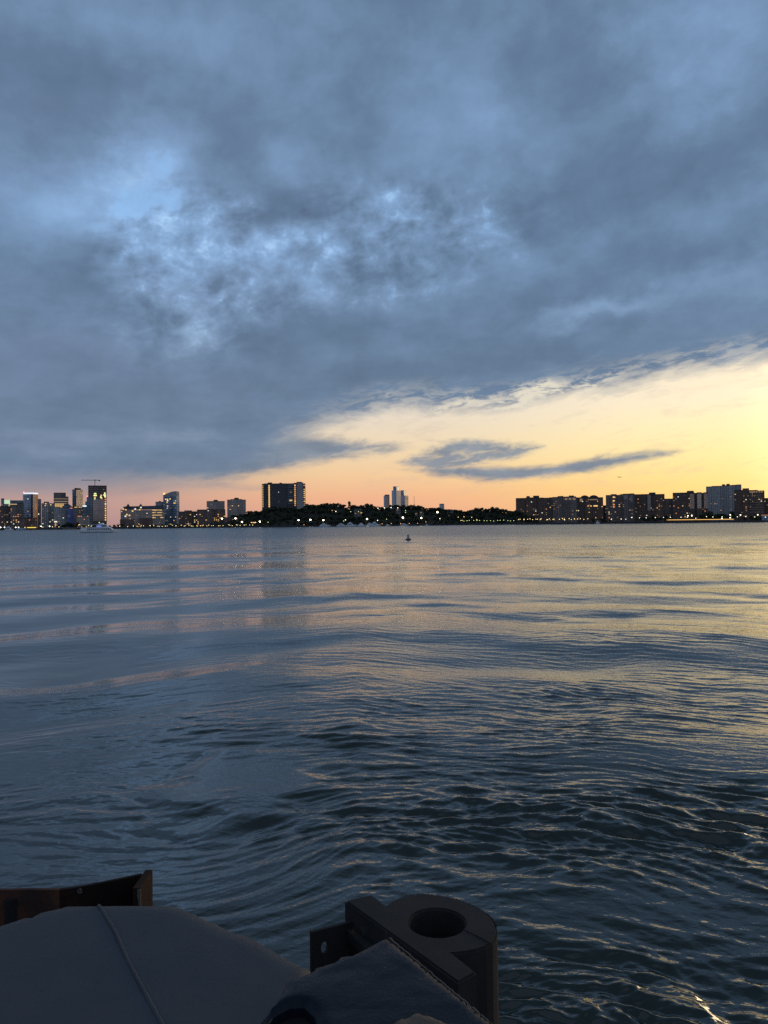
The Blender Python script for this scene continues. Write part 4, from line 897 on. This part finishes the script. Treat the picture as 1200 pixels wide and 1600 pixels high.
# aircraft
q = at_depth(968, 745.5, 5200)
t = thing('airplane', 'small distant airplane in the yellow sky', 'airplane', q, R(-8)); Mp = mat('aircraft_grey', (.10, .10, .11), .5, build=vary(.2, .2))
bm = bmesh.new(); bmesh.ops.create_cone(bm, cap_ends=True, segments=10, radius1=1.8, radius2=1.8, depth=22, matrix=Matrix.Rotation(R(90), 4, 'Y')); bmesh.ops.create_cone(bm, cap_ends=True, segments=10, radius1=1.8, radius2=.3, depth=6, matrix=Matrix.Translation((14, 0, 0)) @ Matrix.Rotation(R(90), 4, 'Y')); link('fuselage', bm, Mp, t)
bm = bmesh.new()
for sgn in (-1, 1):
    v = [bm.verts.new(c) for c in ((3, sgn*1.5, -.6), (-2, sgn*1.5, -.6), (-7, sgn*15, .6), (-5.5, sgn*15, .6))]; v2 = [bm.verts.new((c.co.x, c.co.y, c.co.z+.5)) for c in v]
    bm.faces.new(v); bm.faces.new(v2[::-1]); [bm.faces.new((v[i], v[(i+1) % 4], v2[(i+1) % 4], v2[i])) for i in range(4)]
link('wings', bm, Mp, t)
bm = bmesh.new(); v = [(-11, 1.5), (-7, 1.5), (-10.5, 6), (-12.5, 6)]; a = [bm.verts.new((x_, -.2, z_)) for x_, z_ in v]; c = [bm.verts.new((x_, .2, z_)) for x_, z_ in v]; bm.faces.new(a); bm.faces.new(c[::-1]); [bm.faces.new((a[i], a[(i+1) % 4], c[(i+1) % 4], c[i])) for i in range(4)]; link('tail_fin', bm, Mp, t)

# ------------------------------------------------------------------ foreground pier edge
def fine_slab(name, outline, z_top, thick, m, parent=None, step=.02, amp=.006, seed=0, dome=0.0, bev=.012, freq=6.0, dc=(0, 0)):
    """solid slab with an irregular, gently uneven top: outline = plan points, counter-clockwise"""
    pts = [Vector((p_[0], p_[1])) for p_ in outline]
    bm = bmesh.new(); n = len(pts)
    vs_ = [bm.verts.new((p_.x, p_.y, 0)) for p_ in pts]
    f = bm.faces.new(vs_)
    if f.normal.z < 0: f.normal_flip()
    xs = [p_.x for p_ in pts]; ys_ = [p_.y for p_ in pts]
    g = list(bm.verts)+list(bm.edges)+list(bm.faces)
    x_ = min(xs)+step
    while x_ < max(xs):
        bmesh.ops.bisect_plane(bm, geom=list(bm.verts)+list(bm.edges)+list(bm.faces), plane_co=(x_, 0, 0), plane_no=(1, 0, 0)); x_ += step
    y_ = min(ys_)+step
    while y_ < max(ys_):
        bmesh.ops.bisect_plane(bm, geom=list(bm.verts)+list(bm.edges)+list(bm.faces), plane_co=(0, y_, 0), plane_no=(0, 1, 0)); y_ += step
    def dedge(c):
        best = 9
        for i in range(n):
            a, b_ = pts[i], pts[(i+1) % n]; ab = b_-a; tt = max(0, min(1, (c-a).dot(ab)/max(1e-9, ab.length_squared))); best = min(best, (a+ab*tt-c).length)
        return best
    for v in bm.verts:
        c = Vector((v.co.x, v.co.y)); de = dedge(c)
        z = z_top - (bev*(1-min(1, de/bev))**2 if bev else 0)
        w = min(1, de/.02)
        p3 = Vector((c.x*freq+seed, c.y*freq, seed*.37))
        z += amp*(mnoise.fractal(p3, 1.0, 2.0, 5))*(.4+.6*w)
        z -= dome*((c.x-dc[0])**2+(c.y-dc[1])**2)
        v.co.z = z
    bnd = [e for e in bm.edges if e.is_boundary]
    r_ = bmesh.ops.extrude_edge_only(bm, edges=bnd); nv = [e for e in r_['geom'] if isinstance(e, bmesh.types.BMVert)]
    for v in nv: v.co.z = z_top - thick
    for e in bnd: e.smooth = False
    return link(name, bm, m, parent, True)
def wob(pts, seg=.02, amp=.003, seed=1, freq=25):
    o = []
    n = len(pts)
    for i in range(n):
        a, b_ = Vector(pts[i][:2]), Vector(pts[(i+1) % n][:2]); k = max(1, int((b_-a).length/seg))
        for j in range(k):
            p_ = a+(b_-a)*j/k; nn = Vector((-(b_-a).y, (b_-a).x)).normalized()
            q_ = mnoise.fractal(Vector((p_.x*freq, p_.y*freq, seed)), 1, 2, 3)
            o.append(p_+nn*q_*amp)
    return o
def paint_build(dark, light, bscale=30, bstr=.35, speck=None, bd=.006, rough=.55):
    def f(m, b):
        t = objco(); v = Ex(t.outputs['Object'])
        n, _ = noisef(v, 4, 8, .65); n2, _ = noisef(v, 45, 6, .6); n3, _ = noisef(v, 14, 5, .6, .6)
        c = mixc(sstep(n, .35, .65), dark, light)
        if speck: c = mixc(sstep(n3, .67, .70) * .8, c, speck)
        c = mixc(sstep(n2, .62, .7) * .25, c, tuple(x*.5 for x in dark))
        setin(b.inputs['Base Color'], c); setin(b.inputs['Roughness'], rough + (n - .5) * .4)
        bn = node('ShaderNodeBump'); bn.inputs['Strength'].default_value = bstr; bn.inputs['Distance'].default_value = bd
        nb, _ = noisef(v, bscale, 8, .62); setin(bn.inputs['Height'], nb + n3 * 0.7); Ex.nt.links.new(bn.outputs[0], b.inputs['Normal'])
    return f
M_cap = mat('grey_blue_deck_paint', (.1, .12, .15), .6, spec=.22, build=paint_build((.050, .057, .067), (.064, .072, .082), 60, .25, None, .003, .6))
M_navy = mat('navy_chipped_paint', (.03, .045, .09), .35, spec=.16, build=paint_build((.006, .0095, .016), (.011, .016, .025), 14, .3, (.02, .025, .034), .008, .36))
M_rubber = mat('black_rubber', (.05, .047, .046), .8, spec=.25, build=paint_build((.024, .022, .022), (.040, .036, .034), 80, .25, (.06, .055, .052), .003, .85))
M_steel_boreshade = mat('black_steel_and_bore_shade', (.02, .02, .021), .7, spec=.3, build=paint_build((.015, .015, .016), (.03, .027, .026), 50, .4, (.08, .04, .02), .004, .7))
M_rust = mat('rusty_steel', (.12, .045, .02), .9, build=paint_build((.035, .016, .011), (.16, .055, .024), 40, .5, (.10, .09, .08), .005, .9))
M_rustdark = mat('dark_rusty_steel', (.03, .014, .01), .9, spec=.2, build=paint_build((.012, .008, .007), (.045, .02, .012), 40, .5, (.06, .03, .02), .005, .9))
M_wood = mat('weathered_timber', (.22, .17, .12), .9, build=paint_build((.07, .05, .04), (.15, .115, .085), 60, .7, None, .01, .9))
M_wear_glint = mat('worn_edge_and_hole_glint', (.28, .25, .22), .8, build=paint_build((.05, .045, .04), (.16, .14, .12), 90, .6, None, .003, .8))

# grey cap
ZC = 2.45
def spline(P_, k=6):
    o = []
    for i in range(len(P_)-1):
        a, b_, c, d = (Vector(P_[max(0, min(len(P_)-1, j))]) for j in (i-1, i, i+1, i+2))
        for q_ in range(k):
            t_ = q_/k; v = .5*((2*b_)+(c-a)*t_+(2*a-5*b_+4*c-d)*t_*t_+(3*b_-a-3*c+d)*t_**3); o.append((v.x, v.y))
    return o+[P_[-1]]
capx = [(-260, 1560), (-120, 1490), (0, 1443), (60, 1425), (110, 1413), (160, 1411), (235, 1413), (285, 1415), (330, 1435), (380, 1457), (400, 1463), (430, 1480), (465, 1500), (492, 1514), (470, 1560), (440, 1620)]
top = [on_plane(x_, y_, ZC) for x_, y_ in spline(capx)]
outl = [(p_.x, p_.y) for p_ in top] + [(-.2, .9), (-.6, .75), (-1.4, .8), (-1.9, 1.2)]
t = thing('steel_cap', 'domed steel cap painted slate grey with a raised weld seam', 'metal cap', (0, 0, 0))
fine_slab('plate', wob(outl[::-1], .02, .0012, 3, 18), ZC + .012, .10, M_cap, t, .03, .0035, 4, .012, .03, 2.2, (-.7, 1.6))
def tube(path, r, m, name, parent, jit=.0, seed=1):
    rr_ = random.Random(seed); bm = bmesh.new(); rings = []
    for i, p_ in enumerate(path):
        d_ = (path[min(i+1, len(path)-1)]-path[max(i-1, 0)]).normalized(); s_ = d_.cross(Vector((0, 0, 1))).normalized(); u_ = s_.cross(d_)
        rad = r*(1+rr_.uniform(-jit, jit)); rings.append([bm.verts.new(p_+(s_*math.cos(a)+u_*math.sin(a))*rad) for a in [k*math.pi/4 for k in range(8)]])
    for a, b_ in zip(rings, rings[1:]):
        for k in range(8): bm.faces.new((a[k], a[(k+1) % 8], b_[(k+1) % 8], b_[k]))
    bm.faces.new(rings[0]); bm.faces.new(rings[-1]); return link(name, bm, m, parent, True)
sp_ = [(154, 1416), (160, 1425), (170, 1441), (180, 1458), (190, 1482), (200, 1505), (213, 1530), (227, 1556), (240, 1580), (252, 1602), (275, 1650)]
path = []
for (a, b_), (c, d) in zip(sp_, sp_[1:]):
    for k in range(5): q = on_plane(a+(c-a)*k/5, b_+(d-b_)*k/5, ZC+.006); q.z = ZC+.0115-.012*((q.x+.7)**2+(q.y-1.6)**2); path.append(q)
tube(path, .0048, M_cap, 'weld_seam', t, .14)
bm = bmesh.new(); box(bm, -1.7, -.05, .2, 1.78, -1.0, ZC-.12); tag(link('pier_footing', bm, M_steel_boreshade), 'dark steel footing under the slate grey cap', 'footing')

# left rusty bracket: curved upright plate with a folded right end
ZB = 2.30
t = thing('fender_bracket', 'rusty curved steel bracket plate standing behind the grey cap at left', 'bracket', (0, 0, 0))
def upright(name, pts, thick, drop, m, parent, ztop):
    bm = bmesh.new(); P_ = [on_plane(x_, y_, ztop) for x_, y_ in pts]; n = len(P_); fr, bk = [], []
    for i in range(n):
        d_ = (P_[min(i+1, n-1)]-P_[max(i-1, 0)]).normalized(); nn = Vector((-d_.y, d_.x, 0))*thick
        fr.append(P_[i]); bk.append(P_[i]+nn)
    rows = [[bm.verts.new(p_) for p_ in fr], [bm.verts.new(p_) for p_ in bk], [bm.verts.new(p_-Vector((0, 0, drop))) for p_ in bk], [bm.verts.new(p_-Vector((0, 0, drop))) for p_ in fr]]
    for a in range(4):
        A_, B_ = rows[a], rows[(a+1) % 4]
        for i in range(n-1): bm.faces.new((A_[i], A_[i+1], B_[i+1], B_[i]))
    bm.faces.new([r_[0] for r_ in rows]); bm.faces.new([r_[-1] for r_ in rows]); return link(name, bm, m, parent)
upright('plate', [(-140, 1400), (-60, 1394), (0, 1391), (45, 1390), (93, 1390.5)], .012, .45, M_rust, t, ZB)
upright('dark_plate', [(93.3, 1390.5), (110, 1388.5), (133, 1385), (160, 1379.5), (187, 1374), (222, 1366.5)], .012, .45, M_rustdark, t, ZB)
bm = bmesh.new(); a = on_plane(222.5, 1366.3, ZB); b_ = on_plane(235, 1364, ZB)
box(bm, a.x, b_.x, a.y-.10, a.y+.035, ZB-.45, ZB); link('end_flange', bm, M_rustdark, t)
bm = bmesh.new(); rr = random.Random(6)
for k in range(16):
    z_ = ZB-.003-k*.014; w_ = rr.uniform(.004, .011)
    box(bm, b_.x-w_, b_.x+.002, a.y-.1025, a.y-.099, z_-.0135, z_)
link('worn_edge', bm, M_wear_glint, t)
q = at_depth(124, 1393, on_plane(124, 1387, ZB).y - .004)
bm = bmesh.new(); vs_ = [bm.verts.new((q.x+.010*rr.uniform(.7, 1.2)*math.cos(k*.7), q.y, q.z+.009*rr.uniform(.7, 1.2)*math.sin(k*.7))) for k in range(9)]; bm.faces.new(vs_); f_ = bmesh.ops.extrude_face_region(bm, geom=list(bm.faces)); [setattr(v, 'co', v.co+Vector((0, .004, 0))) for v in f_['geom'] if isinstance(v, bmesh.types.BMVert)]
link('bolt_hole_glint', bm, M_wear_glint, t)  # pale patch painted for the bright water seen through a bolt hole
t2 = upright('inner_pipe', [(-40, 1397), (-14, 1396), (-4, 1398), (4, 1402), (9, 1410)], .04, .4, M_steel_boreshade, t, ZB-.03)

# P shaped rubber fender
ZF = 2.25
fpx = [(539, 1407), (581, 1397), (592, 1405), (602, 1414), (609, 1409.5), (618, 1404), (633, 1398.5), (653, 1396), (668, 1396.2), (684, 1398), (702, 1401), (718, 1405.5), (734, 1411), (748, 1418), (760, 1426), (769, 1434), (775, 1443), (777.5, 1453), (776, 1463), (770, 1472.5), (760, 1479), (745, 1484), (727, 1487.5), (708, 1489), (745, 1518.5), (716, 1535)]
fp = [on_plane(x_, y_, ZF) for x_, y_ in fpx]
fo = [Vector((p_.x, p_.y)) for p_ in fp]
hc = on_plane(683, 1441, ZF); hr = .087
hole = [Vector((hc.x+hr*math.cos(a), hc.y+hr*math.sin(a))) for a in [2*math.pi*k/40 for k in range(40)]]
t = thing('rubber_fender', 'black rubber dock fender of looped cross section with a round hollow', 'dock fender', (0, 0, 0))
def ringed(name, outer, hole_, z0, z1, m, parent, bev=.006):
    bm = bmesh.new()
    from mathutils.geometry import tessellate_polygon
    def cap(z, flip):
        A = [bm.verts.new((p_.x, p_.y, z)) for p_ in outer]; Hh = [bm.verts.new((p_.x, p_.y, z)) for p_ in hole_]
        al = A+Hh; tr = tessellate_polygon([[Vector((v.co.x, v.co.y, 0)) for v in A], [Vector((v.co.x, v.co.y, 0)) for v in Hh]])
        for t_ in tr: bm.faces.new([al[i] for i in t_])
        return A, Hh
    A, Hh = cap(z1, 0); A0, H0 = cap(z0, 1)
    for P_, Q_ in ((A, A0), (Hh, H0)):
        for i in range(len(P_)): bm.faces.new((P_[i], P_[(i+1) % len(P_)], Q_[(i+1) % len(P_)], Q_[i]))
    bmesh.ops.recalc_face_normals(bm, faces=bm.faces)
    rim = [e for e in bm.edges if all(abs(v.co.z-z1) < 1e-5 for v in e.verts) and len(e.link_faces) == 2 and any(abs(f.normal.z) < .5 for f in e.link_faces)]
    if bev: bmesh.ops.bevel(bm, geom=rim, offset=bev, segments=2, affect='EDGES')
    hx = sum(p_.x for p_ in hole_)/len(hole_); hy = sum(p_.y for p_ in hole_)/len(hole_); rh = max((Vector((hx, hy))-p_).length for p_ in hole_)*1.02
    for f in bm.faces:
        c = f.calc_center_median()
        if abs(f.normal.z) < .3 and (c.x-hx)**2+(c.y-hy)**2 < rh*rh: f.material_index = 1  # shade inside the hollow put into colour: near-black material on its walls
    o = link(name, bm, m, parent); o.data.materials.append(M_steel_boreshade); return o
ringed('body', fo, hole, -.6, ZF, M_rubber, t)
bm = bmesh.new(); rr = random.Random(12)     # ragged cut rim at the far side
for i in range(6, 16):
    a, b_ = fp[i], fp[i+1]
    for k in range(5):
        c = a+(b_-a)*(k+rr.random())/5; s_ = rr.uniform(.003, .006); ball(bm, c.x, c.y-.002, ZF-.004, s_, 1, .9)
link('ragged_rim', bm, M_steel_boreshade, t)
a, b_ = on_plane(726, 1452, ZF+.001), on_plane(768, 1474, ZF+.001); tube([a+(b_-a)*k/8 for k in range(9)], .0012, M_steel_boreshade, 'mould_line', t, .3)

# bolted black bracket beside the fender
t = thing('bolted_bracket', 'black steel bracket with one bolt hole beside the rubber fender', 'bracket', (0, 0, 0))
ZK = 2.20
A_, B_ = on_plane(486, 1457, ZK), on_plane(536, 1444, ZK)
ux = (B_-A_).normalized(); wid = (B_-A_).length; nrm = Vector((-ux.y, ux.x, 0))
hp_ = at_depth(505, 1478, A_.y+.03); hu = (hp_-A_).dot(ux); hv = ZK-hp_.z
bm = bmesh.new()
from mathutils.geometry import tessellate_polygon
o2 = [(0, .004), (.004, 0), (wid, .0), (wid+.10, .0), (wid+.10, -.45), (0, -.45)]; h2 = [(hu+.012*math.cos(k*.4488), -hv+.019*math.sin(k*.4488)) for k in range(14)]
tr = tessellate_polygon([[Vector((x_, y_, 0)) for x_, y_ in o2], [Vector((x_, y_, 0)) for x_, y_ in h2]]); al = o2+h2
f1 = [bm.verts.new(A_+ux*u+Vector((0, 0, v))) for u, v in al]; f2 = [bm.verts.new(A_+ux*u+Vector((0, 0, v))+nrm*.012) for u, v in al]
for t_ in tr: bm.faces.new([f1[i] for i in t_]); bm.faces.new([f2[i] for i in t_[::-1]])
for s_, e_ in ((0, len(o2)), (len(o2), len(al))):
    L2 = list(range(s_, e_))
    for i in range(len(L2)): j = L2[(i+1) % len(L2)]; i = L2[i]; bm.faces.new((f1[i], f1[j], f2[j], f2[i]))
link('plate', bm, M_steel_boreshade, t)
lp = [on_plane(x_, y_, ZK-.02) for x_, y_ in ((534, 1447), (542, 1446), (585, 1478), (575, 1486))]
bm = bmesh.new(); prism(bm, [(p_.x, p_.y) for p_ in lp[::-1]], ZK-.05, ZK-.018); link('ledge', bm, M_steel_boreshade, t)

# navy block
ZN = 2.60
npx = [(607, 1462), (592, 1465), (575, 1475), (560, 1484), (545, 1490), (532, 1490), (520, 1500), (508, 1504), (495, 1505), (483, 1516), (466, 1521), (446, 1528), (440, 1545), (425, 1565), (405, 1592), (396, 1606), (408, 1606), (428, 1580), (452, 1566), (475, 1566), (490, 1580), (502, 1606), (520, 1680), (600, 1720), (700, 1720), (900, 1720), (775, 1598)]
nq = [on_plane(x_, y_, ZN) for x_, y_ in npx]
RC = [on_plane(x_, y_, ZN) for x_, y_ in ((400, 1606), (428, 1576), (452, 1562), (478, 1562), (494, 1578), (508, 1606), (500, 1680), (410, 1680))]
t = thing('timber_block', 'rough navy painted timber block with one worn pale edge', 'timber block', (0, 0, 0))
fine_slab('body', wob([(p_.x, p_.y) for p_ in nq[::-1]], .012, .002, 9, 40), ZN, .28, M_navy, t, .012, .0025, 11, 0, .012, 11)
bm = bmesh.new(); prism(bm, [(p_.x, p_.y) for p_ in RC[::-1]], ZN-.27, ZN-.03); link('recess_shade_fill', bm, mat('recess_shade_black', (.006, .006, .007), .95, build=vary(20, .3)), t)  # black fill added to stand for the shade inside the arched hole
e0, e1 = on_plane(608, 1462.5, ZN), on_plane(790, 1615, ZN)
path = []
for k in range(60):
    c = e0+(e1-e0)*k/59; c.z = ZN-.004+.003*mnoise.noise(Vector((k*.7, 0, 0))); c += Vector((.7, .7, 0)).normalized()*.002*mnoise.noise(Vector((k*.4, 5, 0))); path.append(c)
tube(path, .0016, M_wear_glint, 'worn_edge', t, .15)
ch = [on_plane(x_, y_, ZN+.006) for x_, y_ in ((611, 1600), (625, 1592), (640, 1589), (652, 1582), (668, 1586), (685, 1590), (699, 1597), (708, 1606), (720, 1640), (600, 1640))]
fine_slab('exposed_wood', wob([(p_.x, p_.y) for p_ in ch[::-1]], .008, .004, 5, 60), ZN+.008, .014, M_wood, t, .008, .006, 3, 0, .006, 30)
bm = bmesh.new(); box(bm, -.28, .10, .15, 1.30, -1.0, ZN-.30); tag(link('pier_post', bm, M_steel_boreshade), 'black pier post under the navy timber block', 'post')
